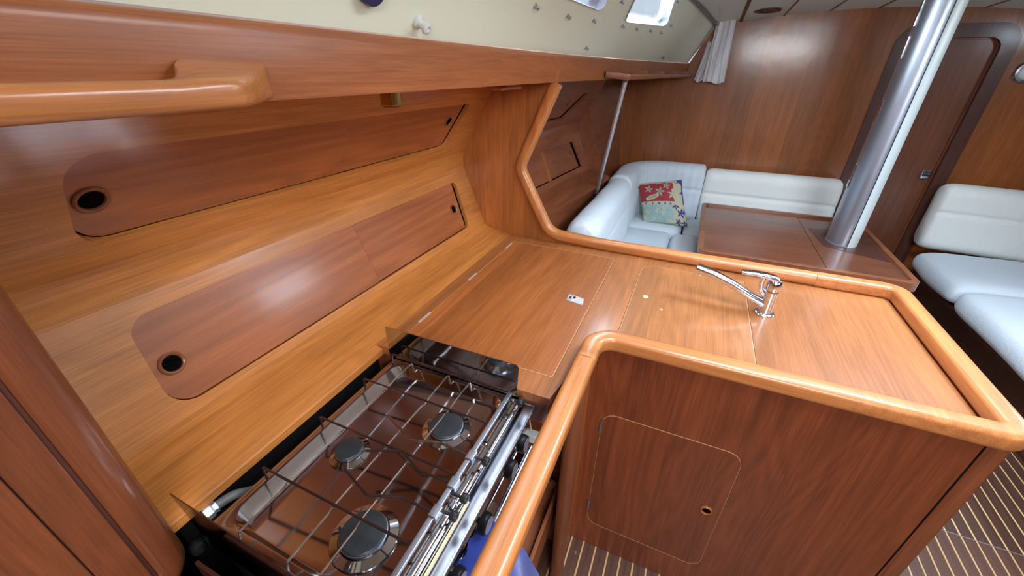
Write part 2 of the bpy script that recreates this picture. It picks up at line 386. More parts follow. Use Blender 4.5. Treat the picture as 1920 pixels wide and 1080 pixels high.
# ceiling: vinyl panels between wooden battens, with two hatches and the companionway cut out
def cz(X, y):
    zt = lerp(ZT, X); hw = lerp(YT, X)-CL; zc = 1.978+.028*min(2.2, XB-X); u = (y-CL)/hw
    return zt+(zc-zt)*max(0, 1-u*u)
ceil = tag(empty('ceiling', (1.2, CL, 1.95)), kind='structure')
BY = [CL-.83-.27*0+.27*i for i in range(7)]      # battens
BY = [-.11-.27*i for i in range(7)]
OPEN = {(-.65, -1.19): [(-1.5, -.40), (1.45, 2.0)], (-.11, -.65): [(.42, 1.14)], (-.38, -.66): [(-1.5, -.40)], (-1.18, -1.46): [(-1.5, -.40)]}
def opened(y0, y1):
    r_ = []
    for (a, b), sp_ in OPEN.items():
        if y1 >= b-.02 and y0 <= a+.02: r_ += sp_
    return sorted(r_)
edges = ['P']+BY+['S']
for i in range(len(edges)-1):
    def yl(e, X): return lerp(YT, X) if e == 'P' else (2*CL-lerp(YT, X) if e == 'S' else e)
    a, b = edges[i], edges[i+1]
    ops = opened(a if a != 'P' else 9, b if b != 'S' else -9) if a != 'P' and b != 'S' else []
    x = -1.5; segs = []
    for (p, q) in ops:
        if p > x+.01: segs.append((x, p))
        x = q
    segs.append((x, XB))
    for (p, q) in segs:
        nx = max(2, int((q-p)/.2)); rows = []
        for k in range(nx+1):
            X = p+(q-p)*k/nx; ya, yb_ = yl(a, X)-(.004 if a != 'P' else -.01), yl(b, X)+(.004 if b != 'S' else -.01)
            rows.append([V((X, ya+(yb_-ya)*j/4, cz(X, ya+(yb_-ya)*j/4))) for j in range(5)])
        obj('ceiling_panel', thick(grid(rows), (0, 0, .012)), m_ceil, ceil)
for i, y in enumerate(BY):
    segs = []; x = -1.5
    inner = [sp_ for (a, b), s_ in OPEN.items() for sp_ in s_ if b+.02 < y < a-.02]
    if -1.3 < y < -.5 and (-1.5, -.40) not in inner: inner.append((-1.5, -.40))
    for (p, q) in sorted(inner):
        if p > x+.01: segs.append((x, p))
        x = q
    segs.append((x, XB))
    for (p, q) in segs:
        wd = .011 if i == 0 else .0055
        rows = [[V((p+(q-p)*k/12, y-wd, cz(p+(q-p)*k/12, y)+.001)), V((p+(q-p)*k/12, y+wd, cz(p+(q-p)*k/12, y)+.001))] for k in range(13)]
        g = thick(grid(rows), (0, 0, -.004)); obj('batten', g, w_dark, ceil)
def hatch(name, x0, x1, y0, y1, label):
    t = thing(name, ((x0+x1)/2, (y0+y1)/2, 2.0), label, 'hatch')
    o2 = rpoly([(x0-.03, y0-.03), (x1+.03, y0-.03), (x1+.03, y1+.03), (x0-.03, y1+.03)], .05)
    i2 = rpoly([(x0+.02, y0+.02), (x1-.02, y0+.02), (x1-.02, y1-.02), (x0+.02, y1-.02)], .05)
    z = cz((x0+x1)/2, (y0+y1)/2)
    obj('frame', plate(o2, [i2], ((0, 0, z-.012), (1, 0, 0), (0, 1, 0), (0, 0, -1)), .09), m_pvc, t)
    obj('pane', plate(i2, [], ((0, 0, z+.05), (1, 0, 0), (0, 1, 0), (0, 0, -1)), .004), m_glass, t)
hatch('deck_hatch', 1.45, 2.0, -1.19, -.65, 'square deck hatch in the ceiling beside the mast')
hatch('deck_hatch', .42, 1.14, -.65, -.11, 'smaller square deck hatch in the ceiling over the galley')
# hull shell behind the furniture
struct('wall_hull_port', box((-1.5, 1.12, FZ), (XB, 1.14, 1.62)), m_hull)
struct('wall_hull_starboard', box((-1.5, -2.98, FZ), (XB, -2.96, 1.62)), m_hull)
m_gel = plain('white_gelcoat', (.7, .72, .74), .4)
dkp = [[V((x, lerp(YB, x)+.025, 1.645)), V((x, 1.30, 1.62))] for x in XS]
struct('deck_port', thick(grid(dkp), (0, 0, -.02)), m_gel)
struct('deck_starboard', thick(grid([[mir(p) for p in r_] for r_ in dkp]), (0, 0, -.02)), m_gel)
struct('wall_stern', join(box((-1.53, -1.2, FZ), (-1.5, 1.12, 1.15)), box((-1.53, -.4, 1.15), (-1.5, 1.12, 2.05)), box((-1.53, -3, FZ), (-1.5, -1.48, 2.05)), box((-1.53, -1.48, FZ), (-1.5, -.4, 1.80))), w_face)

# main bulkhead with its doorway
DY0, DY1, DZ = -1.10, -1.675, 1.855
outer = [(-2.97, FZ), (1.12, FZ), (1.12, 1.66), (.19, 1.66), (.05, 1.93), (-.5, 2.03), (-1.4, 2.03), (-1.93, 1.93), (-2.07, 1.66), (-2.97, 1.66)]
hole = rpoly([(DY1, FZ+.02), (DY0, FZ+.02), (DY0, DZ), (DY1, DZ)], [.01, .01, .10, .10], 8)
struct('wall_bow', plate(outer, [hole], ((XB, 0, 0), (0, 1, 0), (0, 0, 1), (-1, 0, 0)), .03), w_bulk)
door = tag(empty('door_1', (XB+.03, -1.39, FZ)), kind='structure')
def ringplate(y0, y1, z0, z1, wd, r_, X, th):
    o_ = rpoly([(y1, z0), (y0, z0), (y0, z1), (y1, z1)], [.01, .01, r_, r_], 8)
    i_ = rpoly([(y1+wd, z0+.001), (y0-wd, z0+.001), (y0-wd, z1-wd), (y1+wd, z1-wd)], [.005, .005, r_*.6, r_*.6], 8)
    return plate(o_, [i_], ((X, 0, 0), (0, 1, 0), (0, 0, 1), (-1, 0, 0)), th)
obj('door_frame', ringplate(DY0+.022, DY1-.022, FZ+.02, DZ+.022, .078, .12, XB-.012, .05), w_dark, door, bevel=.006, label='dark rounded door frame')
dl = rpoly([(DY1+.05, FZ+.03), (DY0-.05, FZ+.03), (DY0-.05, DZ-.05), (DY1+.05, DZ-.05)], [.01, .01, .09, .09], 8)
obj('door_leaf', plate(dl, [], ((XB+.03, 0, 0), (0, 1, 0), (0, 0, 1), (-1, 0, 0)), .03), w_door, door, bevel=.004)
obj('bead', ringplate(DY0-.054, DY1+.054, FZ+.03, DZ-.054, .012, .08, XB+.018, .012), w_post, door)
lt = obj('latch', join(box((XB+.002, -1.595, .915), (XB+.03, -1.545, .975))), m_chrome, door, bevel=.005, label='chrome door latch')
obj('latch_tongue', join(box((XB-.02, -1.59, .938), (XB+.004, -1.55, .95)), box((XB-.024, -1.59, .965), (XB+.004, -1.55, .972))), m_blackp, lt, bevel=.002)
# cabin sole: teak planks and holly strips, one by one
floor = struct('floor', box((-1.5, -2.96, FZ-.05), (XB, 1.12, FZ-.004)), m_hull)
st = .0485; k0 = -37
pm = None; hm = None; cols = [(-1.5, 1.608), (1.612, XB)]
for k in range(k0, 5):
    y = k*st
    for (a, b) in cols:
        for kind, (p, q, m_) in {'plank': (y+.0035, y+st-.0035, w_floor), 'holly_strip': (y-.003, y+.003, w_holly)}.items():
            obj(kind, box((a, p, FZ-.004), (b, q, FZ)), m_, floor)
obj('joint_strip', box((1.608, k0*st, FZ-.003), (1.612, 5*st, FZ+.0004)), m_grey, floor)
for (x_, y_) in ((.90, .118),):
    tag(obj('floor_screw', lathe([(.001, .001), (.007, .001), (.008, 0)], (x_, y_, FZ+.0003)), m_brush), 'small steel screw set in the cabin floor by the sink cabinet', 'screw')

# ------------------------------------------------------------------ beam (port) along the top of the lockers
def beam(name, f, mat):
    xs = [-1.5, -.6, 0, .3, .6, .9, 1.2, 1.5, 1.8, 2.1, 2.4, 2.7, 3.0, 3.3, 3.6, XB]
    sec = [(.030, 1.56), (.0, 1.56), (-.001, 1.564), (0, 1.640), (.001, 1.650), (.006, 1.656), (.014, 1.658), (.022, 1.661), (.030, 1.661)]
    sm = lambda x: sum(lerp(YB, x+d) for d in (-.25, -.1, 0, .1, .25))/5 if x < 3.7 else lerp(YB, x)
    m = len(sec); vs = [f(V((x, sm(x)+dy, z))) for x in xs for dy, z in sec]
    fs = [(i*m+j, i*m+(j+1) % m, (i+1)*m+(j+1) % m, (i+1)*m+j) for i in range(len(xs)-1) for j in range(m)]
    return struct(name, (vs, fs), mat, sharp=60)
beam('trim_1', lambda p: p, w_beam)
beam('trim_2', mir, w_beam)
struct('trim_3', sweep([S(x, 1, -.012) for x in XS], rrect(.02, .012, .003)), m_grey)
struct('trim_4', sweep([mir(S(x, 1, -.012)) for x in XS], rrect(.02, .012, .003)), m_grey)

# ------------------------------------------------------------------ locker fronts
def norm2(a, b):  # inboard normal of a profile segment (y,z)
    d = V((0, b[0]-a[0], b[1]-a[1])).normalized(); return V((0, -d.z, d.y)), d
LA, LB = (.888, .940), (.987, 1.190)      # lower board
UA, UB = (.983, 1.270), (.800, 1.580)     # upper board
def locker_front(root, x0, x1, shear, lower, upper, mat, low_from=None):
    """shear(x) shifts y with x (hull narrowing). lower/upper = list of (x,s) polygons for openings"""
    P = lambda x, yz, d=V((0, 0, 0)): V((x, yz[0]+shear(x), yz[1]))+d
    geo = []
    for (A, B, hl) in ((LA, LB, lower), (UA, UB, upper)):
        L_ = math.hypot(B[0]-A[0], B[1]-A[1]); nn, d = norm2(A, B)
        holes = [rpoly(h_[0], h_[1], 6) for h_ in hl]
        g = plate([(x0, 0), (x1, 0), (x1, L_), (x0, L_)], holes, ((0, A[0], A[1]), (1, 0, 0), d, nn), .016)
        geo.append(g)
    prof = [(.722, .8935), (.80, .912), (.835, .9215), (.858, .9285), (.873, .931), LA]
    prof = [(.722, .874), (.716, .878), (.716, .889), (.722, .8935), (.80, .910), (.84, .9195), (.862, .926), (.877, .932), LA]
    g2 = grid([[V((x, p[0], p[1])) for p in prof] for x in (x0, x1)]); geo.append(thick(g2, (0, .004, -.012)))
    v_ = []
    a, b, c = V(LB), V((.9985, 1.228)), V(UA)
    for k in range(9):
        t = k/8; q = a*(1-t)**2+2*b*t*(1-t)+c*t*t; v_.append(q)
    g3 = grid([[V((x, q.x, q.y)) for q in v_] for x in (x0, x1)]); geo.append(thick(g3, (0, .012, 0)))
    g = join(*geo); vs = [V((p.x, p.y+shear(p.x), p.z)) for p in g[0]]
    return obj('surround', (vs, g[1]), mat, root, sharp=30)
def slope_panel(name, root, A, B, poly, r, depth, mat, shear=lambda x: 0, th=.008, label=None):
    nn, d = norm2(A, B); O = V((0, A[0], A[1]))-nn*depth
    g = plate(rpoly(poly, r, 6), [], (O, (1, 0, 0), d, nn), th)
    return obj(name, ([V((p.x, p.y+shear(p.x), p.z)) for p in g[0]], g[1]), mat, root, label=label, bevel=.0012)
def finger_ring(root, A, B, x, s, depth, shear=lambda x: 0, r=.022, mat=None):
    nn, d = norm2(A, B); c = V((x, A[0], A[1]))+d*s-nn*depth; c.y += shear(x)
    o = obj('finger_ring', lathe([(r*1.02, 0), (r*1.0, .0035), (r*.9, .005), (r*.76, .0035), (r*.70, -.001), (r*.70, .0005)], c, nn, 28), mat or w_salon, root)
    obj('hole', lathe([(r*.70, .0006), (.0001, .0006)], c, nn, 28), m_black, root, label='dark finger hole')
def on(A, B, y, z):  # distance along board of a world point
    _, d = norm2(A, B); return (y-A[0])*d.y+(z-A[1])*d.z
LK = thing('galley_locker', (.9, .85, .87), 'long varnished teak locker front with two rows of sliding panels above the stove', 'locker')
sl = lambda z: on(LA, LB, LA[0]+(z-LA[1])*(LB[0]-LA[0])/(LB[1]-LA[1]), z)
su = lambda z: on(UA, UB, UA[0]+(z-UA[1])*(UB[0]-UA[0])/(UB[1]-UA[1]), z)
lowo = ([(.305, sl(.962)), (1.515, sl(.962)), (1.558, sl(1.153)), (.272, sl(1.158))], [.055, .03, .02, .055])
lowo = ([(.268, sl(.962)), (1.525, sl(.962)), (1.550, sl(1.156)), (.285, sl(1.156))], [.05, .03, .025, .045])
upo = ([(.276, su(1.318)), (1.458, su(1.318)), (1.515, su(1.484)), (.276, su(1.484))], [.055, .03, .015, .055])
locker_front(LK, .06, 1.66, lambda x: 0, [lowo], [upo], w_surround)
for (A, B, (poly, rr), xm, zz, s_) in ((LA, LB, lowo, .914, (1.048, 1.055), sl), (UA, UB, upo, .88, (1.398, 1.418), su)):
    x0, x1 = poly[0][0], poly[1][0]; s0, s1 = poly[0][1], poly[2][1]
    g_ = .0045 if A is UA else .0025
    lp = [(poly[0][0], s0+g_), (xm, s0+g_), (xm, poly[3][1]), (poly[3][0], poly[3][1])]
    dp = .013 if A is UA else .004
    a = slope_panel('sliding_panel', LK, A, B, lp, [rr[0], 0, 0, rr[3]], dp, w_panel)
    finger_ring(a, A, B, .312, s_(zz[0]), dp, r=.0265 if A is UA else .0245)
    rp = [(xm-.02, s0+g_), (poly[1][0]-.011, s0+g_), (poly[2][0]-.013, s1+.01), (xm-.02, s1+.01)]
    b = slope_panel('sliding_panel', LK, A, B, rp, 0, .014, w_panel)
    finger_ring(b, A, B, 1.478 if A is LA else 1.425, s_(zz[1]), .014, r=.0225)
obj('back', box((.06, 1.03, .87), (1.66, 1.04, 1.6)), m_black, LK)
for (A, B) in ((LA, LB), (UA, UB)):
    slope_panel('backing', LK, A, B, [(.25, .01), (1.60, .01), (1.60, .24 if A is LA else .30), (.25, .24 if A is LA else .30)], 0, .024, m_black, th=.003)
obj('plinth', box((.14, .735, FZ), (.685, .76, .872)), m_black, LK)

# saloon lockers behind the partition (hull narrows forward)
SL = thing('saloon_locker', (2.3, .85, .60), 'reddish saloon locker front with two recessed panels seen through the partition opening', 'locker')
shear = lambda x: -.105*(x-1.68) if x > 1.68 else 0
lo2 = ([(1.95, sl(.972)), (3.02, sl(.972)), (2.98, sl(1.150)), (1.95, sl(1.150))], [.01, .01, .01, .01])
up2 = ([(1.95, su(1.322)), (2.72, su(1.322)), (2.92, su(1.47)), (1.95, su(1.47))], [.01, .01, .01, .01])
locker_front(SL, 1.69, 3.12, shear, [lo2], [up2], w_salon)
q = slope_panel('sliding_panel', SL, LA, LB, [(1.93, lo2[0][0][1]+.006), (2.46, lo2[0][0][1]+.006), (2.46, lo2[0][2][1]+.01), (1.93, lo2[0][2][1]+.01)], 0, .008, w_salon, shear)
q = slope_panel('sliding_panel', SL, LA, LB, [(2.40, lo2[0][0][1]+.006), (2.993, lo2[0][0][1]+.006), (2.953, lo2[0][2][1]+.01), (2.40, lo2[0][2][1]+.01)], 0, .020, w_salon, shear)
finger_ring(q, LA, LB, 2.92, sl(1.08), .020, shear, .020)
slope_panel('divider_strip', SL, LA, LB, [(2.450, lo2[0][0][1]), (2.478, lo2[0][0][1]), (2.478, lo2[0][2][1]), (2.450, lo2[0][2][1])], 0, .002, w_beam, shear)
q = slope_panel('sliding_panel', SL, UA, UB, [(1.93, up2[0][0][1]+.006), (2.690, up2[0][0][1]+.006), (2.915, up2[0][2][1]+.01), (1.93, up2[0][2][1]+.01)], 0, .016, w_salon, shear)
finger_ring(q, UA, UB, 2.71, su(1.41), .016, shear, .020)
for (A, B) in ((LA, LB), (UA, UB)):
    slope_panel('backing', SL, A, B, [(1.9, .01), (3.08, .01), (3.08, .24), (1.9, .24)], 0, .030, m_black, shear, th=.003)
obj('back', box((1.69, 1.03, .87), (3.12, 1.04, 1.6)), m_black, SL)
# hull lining below and forward of them
struct('wall_saloon_lining', join(hexa([(1.69, .74, .38), (3.12, .60, .38), (3.12, .62, .38), (1.69, .76, .38), (1.69, .735, .885), (3.12, .60, .885), (3.12, .62, .885), (1.69, .755, .885)]),
       hexa([(3.12, .61, .38), (XB, .585, .38), (XB, .60, .38), (3.12, .63, .38), (3.12, .83, 1.56), (XB, .71, 1.56), (XB, .73, 1.56), (3.12, .85, 1.56)])), w_salon, bevel=.004)
struct('wall_locker_end', plate([(.605, .875), (.70, 1.12), (.825, 1.56), (1.0, 1.58), (1.0, .875)], [], ((3.12, 0, 0), (0, 1, 0), (0, 0, 1), (1, 0, 0)), .01), w_salon)

# ------------------------------------------------------------------ partition between galley and saloon
PX = 1.66
pprof = [(.60, FZ), (.74, .88), (.745, .895), (.84, .921), (.877, .932), LA, LB, (.9985, 1.228), UA, UB, (.79, 1.60), (.548, 1.60), (.548, 1.57), (.685, 1.262), (.697, 1.222), (.690, 1.185), (.575, .99), (.555, .955), (.52, .93), (-.74, .93), (-.74, FZ)]
struct('wall_partition', plate([(y, z) for y, z in pprof], [], ((PX, 0, 0), (0, 1, 0), (0, 0, 1), (-1, 0, 0)), .026), w_part)

# ------------------------------------------------------------------ worktop with fiddle rail
WT = thing('worktop', (1.3, 0, .86), 'teak galley worktop with a raised rounded rail all round beside the stove', 'worktop')
lid_o = rpoly([(.765, .222), (1.583, .222), (1.583, .693), (.765, .693)], .006, 2)
cov_o = rpoly([(.99, .108), (1.580, .108), (1.580, -.268), (.99, -.268)], [.003, .055, .003, .003], 8)
dk = [(.69, .205), (.955, .16), (.97, .13), (.97, -.72), (1.655, -.72), (1.655, .746), (.69, .735)]
obj('deck', plate(dk, [lid_o, cov_o], ((0, 0, .9), (1, 0, 0), (0, 1, 0), (0, 0, 1)), .025), w_counter, WT, sharp=30)
obj('deck_support', box((.96, -.70, .855), (1.65, .73, .872)), m_black, WT)
def inset(lp, d):
    cx_ = (min(p[0] for p in lp)+max(p[0] for p in lp))/2; cy_ = (min(p[1] for p in lp)+max(p[1] for p in lp))/2
    hx = (max(p[0] for p in lp)-min(p[0] for p in lp))/2; hy = (max(p[1] for p in lp)-min(p[1] for p in lp))/2
    return [(cx_+(p[0]-cx_)*(hx-d)/hx, cy_+(p[1]-cy_)*(hy-d)/hy) for p in lp]
ZF = ((0, 0, .9), (1, 0, 0), (0, 1, 0), (0, 0, 1))
fz = lambda z: ((0, 0, z), (1, 0, 0), (0, 1, 0), (0, 0, 1))
lid = obj('hatch_lid', plate(inset(lid_o, .0035), [], fz(.9002), .022), w_lid, WT, label='broad teak lid let flush into the worktop', sharp=30)
obj('edge_inlay', plate(inset(lid_o, .0015), [inset(lid_o, .0035)], fz(.9004), .004), m_inlay, WT)
obj('edge_inlay', plate(inset(cov_o, .0015), [inset(cov_o, .0035)], fz(.9004), .004), m_inlay, WT)
cov = tag(obj('sink_cover', plate(inset(cov_o, .0035), [], fz(.9006), .022), w_cover, sharp=30), 'teak sink cover with one rounded corner and a small pale button, left of the tap', 'sink cover')
obj('button', lathe([(.010, 0), (.010, .0016), (.007, .0026), (.0001, .003)], (1.300, .060, .9006)), m_cream, cov, label='pale round button')
obj('button', lathe([(.005, 0), (.004, .001), (.0001, .0012)], (1.235, .0, .9006)), w_holly, cov)
for (a, b) in ((.835, .90), (1.15, 1.215), (1.49, 1.555)):
    h_ = obj('hinge', join(box((a, .688, .9), (b, .6925, .9018)), tube([(a, .6935, .9012), (b, .6935, .9012)], .0016, 8)), m_satin, lid, label='slim pale metal hinge')
lt = obj('latch', plate(rpoly([(1.152, .247), (1.195, .255), (1.207, .313), (1.162, .308)], .003, 2), [], fz(.9022), .003), m_satin, lid, label='chrome flush latch plate')
obj('latch_button', lathe([(.012, 0), (.012, .002), (.008, .004), (.005, .002), (.0001, .002)], (1.183, .292, .9022)), m_chrome, lt)
for x_, y_ in ((1.157, .252), (1.19, .259), (1.202, .309), (1.166, .304)):
    obj('screw', lathe([(.0025, 0), (.002, .0008), (.0001, .001)], (x_, y_, .9022), n=10), m_brush, lt)
# one continuous rail: down the partition edge, round the worktop, then the guard rail in front of the stove
RZ = .9225
SEC = rrect(.052, .047, .0135, 5)
p1 = fillet([(PX+.004, .552, 1.556), (PX+.004, .703, 1.222), (PX+.004, .547, RZ+.012), (PX+.004, .30, RZ)], [.06, .10], 10)
full = p1+[V((PX+.004, .0, RZ)), V((PX+.004, -.55, RZ))]
cut = max(i for i, p in enumerate(full) if p.z > 1.02)+1
obj('edge_rail', sweep(full[:cut+1], rrect(.048, .05, .019, 5), up=(1, 0, 0)), w_railz, WT, label='rounded edge rail running up the partition')
obj('edge_rail', sweep(full[cut:], rrect(.048, .05, .019, 5), up=(1, 0, 0)), w_raily, WT)
p2 = fillet([(PX+.004, -.5, RZ), (PX+.004, -.745, RZ), (.962, -.745, RZ), (.962, -.45, RZ)], [.045, .035], 8)
obj('edge_rail', sweep(p2, SEC), w_rail, WT)
p3 = fillet([(.962, -.45, RZ), (.962, .157, RZ), (.83, .157, RZ)], [.085], 10)
obj('edge_rail', sweep(p3, SEC), w_raily, WT)
p4 = [V((x_, .157, RZ)) for x_ in (.832, .6, .4, .2, .0, -.1)]
obj('guard_rail', sweep(p4, SEC), w_rail, WT, label='thick guard rail passing in front of the stove')

# sink cabinet below
SC = thing('sink_cabinet', (1.3, -.3, FZ), 'dark mahogany sink cabinet with a rounded hinged door facing the stove side', 'cabinet')
FX = .952
dpo = rpoly([(-.300, .072), (.104, .072), (.104, .652), (-.300, .652)], .045, 8)
fo = [(-.716, FZ+.002), (.163, FZ+.002), (.163, .897), (-.716, .897)]
fr_ = ((FX, 0, 0), (0, 1, 0), (0, 0, 1), (-1, 0, 0))
obj('front_panel', plate(fo, [dpo], fr_, .018), w_face, SC, sharp=30)
ins = lambda lp, d: inset(lp, d)
dr = obj('door', plate(ins(dpo, .003), [], ((FX-.0006, 0, 0), (0, 1, 0), (0, 0, 1), (-1, 0, 0)), .016), w_face, SC, label='rounded mahogany door with a finger ring', sharp=30)
obj('edge_inlay', plate(ins(dpo, .0012), [ins(dpo, .0024)], ((FX-.0009, 0, 0), (0, 1, 0), (0, 0, 1), (-1, 0, 0)), .004), m_inlay, SC)
for z_ in (.15, .56):
    obj('hinge', join(box((FX-.004, .098, z_), (FX, .106, z_+.055)), tube([(FX-.003, .1045, z_), (FX-.003, .1045, z_+.055)], .003, 8)), m_brush, dr)
rg = lathe([(.0185, 0), (.018, .004), (.0155, .006), (.0125, .004), (.012, 0)], (FX-.0006, -.258, .378), (-1, 0, 0), 28)
obj('finger_ring', rg, w_panel, dr); obj('hole', lathe([(.0122, .0006), (.0001, .0006)], (FX-.0006, -.258, .378), (-1, 0, 0), 28), m_black, dr)
obj('corner_post', sweep([(FX+.022, -.722, FZ+.002), (FX+.022, -.722, .897)], rrect(.05, .040, .012), up=(0, 1, 0)), w_post, SC, label='rounded corner post')
obj('end_panel', box((FX+.04, -.735, FZ+.002), (1.68, -.715, .897)), w_face, SC, bevel=.002)
obj('corner_gap', box((FX-.0005, -.701, FZ+.002), (FX+.002, -.697, .897)), m_black, SC)
obj('side_panel', box((.80, .155, FZ+.002), (.953, .178, .897)), w_part, SC, bevel=.003, label='lighter side panel beside the stove bay')
obj('post', sweep([(.785, .160, FZ+.002), (.785, .160, .90)], rrect(.052, .046, .021, 5), up=(0, 1, 0)), w_post, SC, label='rounded post under the guard rail')
obj('bay_wall', join(box((.93, .178, FZ+.002), (.95, .76, .868))), w_face, SC, bevel=.002)
obj('inner_support', box((.69, .74, FZ), (1.64, .76, .868)), w_face, SC)
obj('deck_apron', box((.697, .21, .80), (.712, .74, .872)), w_post, SC)

# ------------------------------------------------------------------ tap
TP = thing('mixer_tap', (1.35, -.312, .9), 'chrome single-lever mixer tap standing on the worktop beside the sink cover', 'tap')
bx, by = 1.352, -.312
obj('base_flange', lathe([(.030, 0), (.030, .004), (.027, .007), (.021, .008)], (bx, by, .9006), n=32), m_chrome, TP)
obj('body', lathe([(.0205, .005), (.0200, .082), (.0220, .083), (.0220, .088), (.0208, .090)], (bx, by, .9), n=32), m_chrome, TP)
obj('cap', lathe([(.0212, .090), (.0218, .108), (.0195, .121), (.012, .129), (.0001, .131)], (bx, by, .9), n=32), m_chrome, TP)
spt = [V((bx, by+.008, .935)), V((bx-.002, by+.06, .958)), V((bx+.006, by+.12, .985)), V((bx+.014, by+.18, 1.004)), V((bx+.020, by+.230, 1.012))]
obj('spout', sweep(spt, rrect(.032, .027, .011, 5), scale=lambda t: 1.0 if t < .1 else 1-.15*math.sin(t*3.1)+.18*t), m_chrome, TP)
obj('aerator', lathe([(.009, 0), (.009, .012), (.007, .013)], (bx+.019, by+.216, .992), n=20), m_chrome, TP)
obj('lever', sweep([V((bx, by-.002, 1.027)), V((bx-.004, by+.03, 1.036)), V((bx-.006, by+.065, 1.038)), V((bx-.006, by+.10, 1.036))], rrect(.028, .014, .006, 4), scale=lambda t: 1.2-.35*t), m_chrome, TP)
obj('lever_neck', sweep([V((bx, by+.012, .962)), V((bx, by+.030, .985)), V((bx-.002, by+.036, 1.005)), V((bx-.003, by+.034, 1.030))], circ(.0075, 12), up=(1, 0, 0)), m_chrome, TP)

# ------------------------------------------------------------------ stove
ST = thing('stove', (.42, .46, .35), 'stainless three-burner gimballed stove with wire pot rack and mirror end plates', 'stove')
X0, X1, Y0, Y1, TZ = .152, .686, .283, .674, .872
obj('oven_body', join(box((X0+.01, .278, .36), (X1-.01, .655, .842))), m_blackp, ST, bevel=.004)
ro = [(X0, Y0), (X1, Y0), (X1, Y1), (X0, Y1)]
def loopz(x0, x1, y0, y1, r_, z): return [V((p[0], p[1], z)) for p in rpoly([(x0, y0), (x1, y0), (x1, y1), (x0, y1)], r_, 7)]
lps = [loopz(X0, X1, Y0, Y1, .004, TZ-.03), loopz(X0, X1, Y0, Y1, .004, TZ-.001), loopz(X0+.001, X1-.001, Y0+.001, Y1-.001, .004, TZ),
       loopz(X0+.027, X1-.010, Y0+.026, Y1-.017, .040, TZ), loopz(X0+.030, X1-.013, Y0+.029, Y1-.021, .038, TZ-.0015),
       loopz(X0+.040, X1-.024, Y0+.037, Y1-.043, .028, TZ-.022), loopz(X0+.043, X1-.027, Y0+.040, Y1-.046, .026, TZ-.0235)]
m_ = len(lps[0]); vs = [p for l_ in lps for p in l_]
fs = [(i*m_+j, i*m_+(j+1) % m_, (i+1)*m_+(j+1) % m_, (i+1)*m_+j) for i in range(len(lps)-1) for j in range(m_)]+[tuple((len(lps)-1)*m_+j for j in range(m_))]
obj('hob_tray', (vs, fs), m_tray, ST, sharp=50, label='mirror-polished pressed hob tray')
ZB = TZ-.0235
for (x_, y_, R_) in ((.545, .410, .058), (.400, .570, .044), (.272, .413, .062)):
    b_ = obj('burner', lathe([(R_, .0005), (R_*.98, .003), (R_*.74, .0085), (R_*.72, .006), (R_*.70, .002)], (x_, y_, ZB), n=40), m_steel, ST, label='chrome burner dish with dark cap')
    obj('burner_head', lathe([(R_*.62, .001), (R_*.62, .008), (R_*.70, .011), (R_*.70, .0135), (R_*.66, .014)], (x_, y_, ZB), n=40), m_brush, b_)
    obj('burner_cap', lathe([(R_*.655, .0135), (R_*.67, .0155), (R_*.63, .018), (R_*.2, .019), (.0001, .019)], (x_, y_, ZB), n=40), m_burn, b_)
    obj('ignition_pin', lathe([(.0025, 0), (.0025, .016), (.001, .018)], (x_-R_*.2, y_+R_*.72, ZB), n=10), m_blackp, b_)
# pot rack
WZ = .905
RK = ST
for x_ in (.273, .4165, .557, .668):
    pth = fillet([(x_, .300, WZ), (x_, .662, WZ), (x_, .664, TZ+.002)], .006, 4)
    obj('rack_wire', tube(pth, .0026, 8), m_rust, ST, label='browned cross wire of the pot rack')
for y_ in (.592, .475, .411):
    x_ = .664; pts = [(.166, y_, TZ-.01), (.172, y_, WZ-.010), (.26, y_, WZ-.009), (.268, y_, WZ-.005), (.30, y_, WZ-.005), (.402, y_, WZ-.005), (.411, y_, WZ-.009), (.43, y_, WZ-.006), (.545, y_, WZ-.006), (.553, y_, WZ-.010), (.60, y_, WZ-.006), (x_, y_, WZ-.006), (x_+.004, y_, TZ-.006)]
    obj('rack_wire', tube(fillet(pts, .004, 3), .0022, 8), m_wire, ST)
obj('rack_bar', box((.168, .292, WZ-.004), (.662, .303, WZ+.004)), m_brush, ST, bevel=.001)
for x_ in (.21, .37, .50, .64):
    obj('bar_clip', tube(fillet([(x_, .290, WZ-.002), (x_+.004, .279, WZ+.006), (x_+.004, .276, TZ-.004)], .004, 4), .0022, 8), m_wire, ST)
for i, pl in enumerate([[(.463, .288), (.466, .374), (.446, .432), (.480, .518)], [(.395, .290), (.393, .372), (.416, .432), (.385, .501)], [(.333, .290), (.333, .367), (.310, .429), (.336, .510)]]):
    a_ = obj('pot_holder_arm', tube(fillet([(p[0], p[1], WZ+.004) for p in pl], .008, 4), .0027, 8), m_wire if i == 0 else m_rust, ST, label='bent pot-holder arm')
    x_ = pl[0][0]
    obj('clamp', box((x_-.010, .287, WZ-.007), (x_+.014, .304, WZ+.008)), m_brush, a_, bevel=.0015)
for x_ in (.470, .383, .346, .650):
    t_ = obj('thumb_screw', lathe([(.003, -.024), (.003, -.006), (.0085, -.004), (.0105, .002), (.0085, .008), (.0001, .009)], (x_, .266, WZ-.004), (0, -1, 0), 14), m_blackp, ST, label='small black thumb screw')
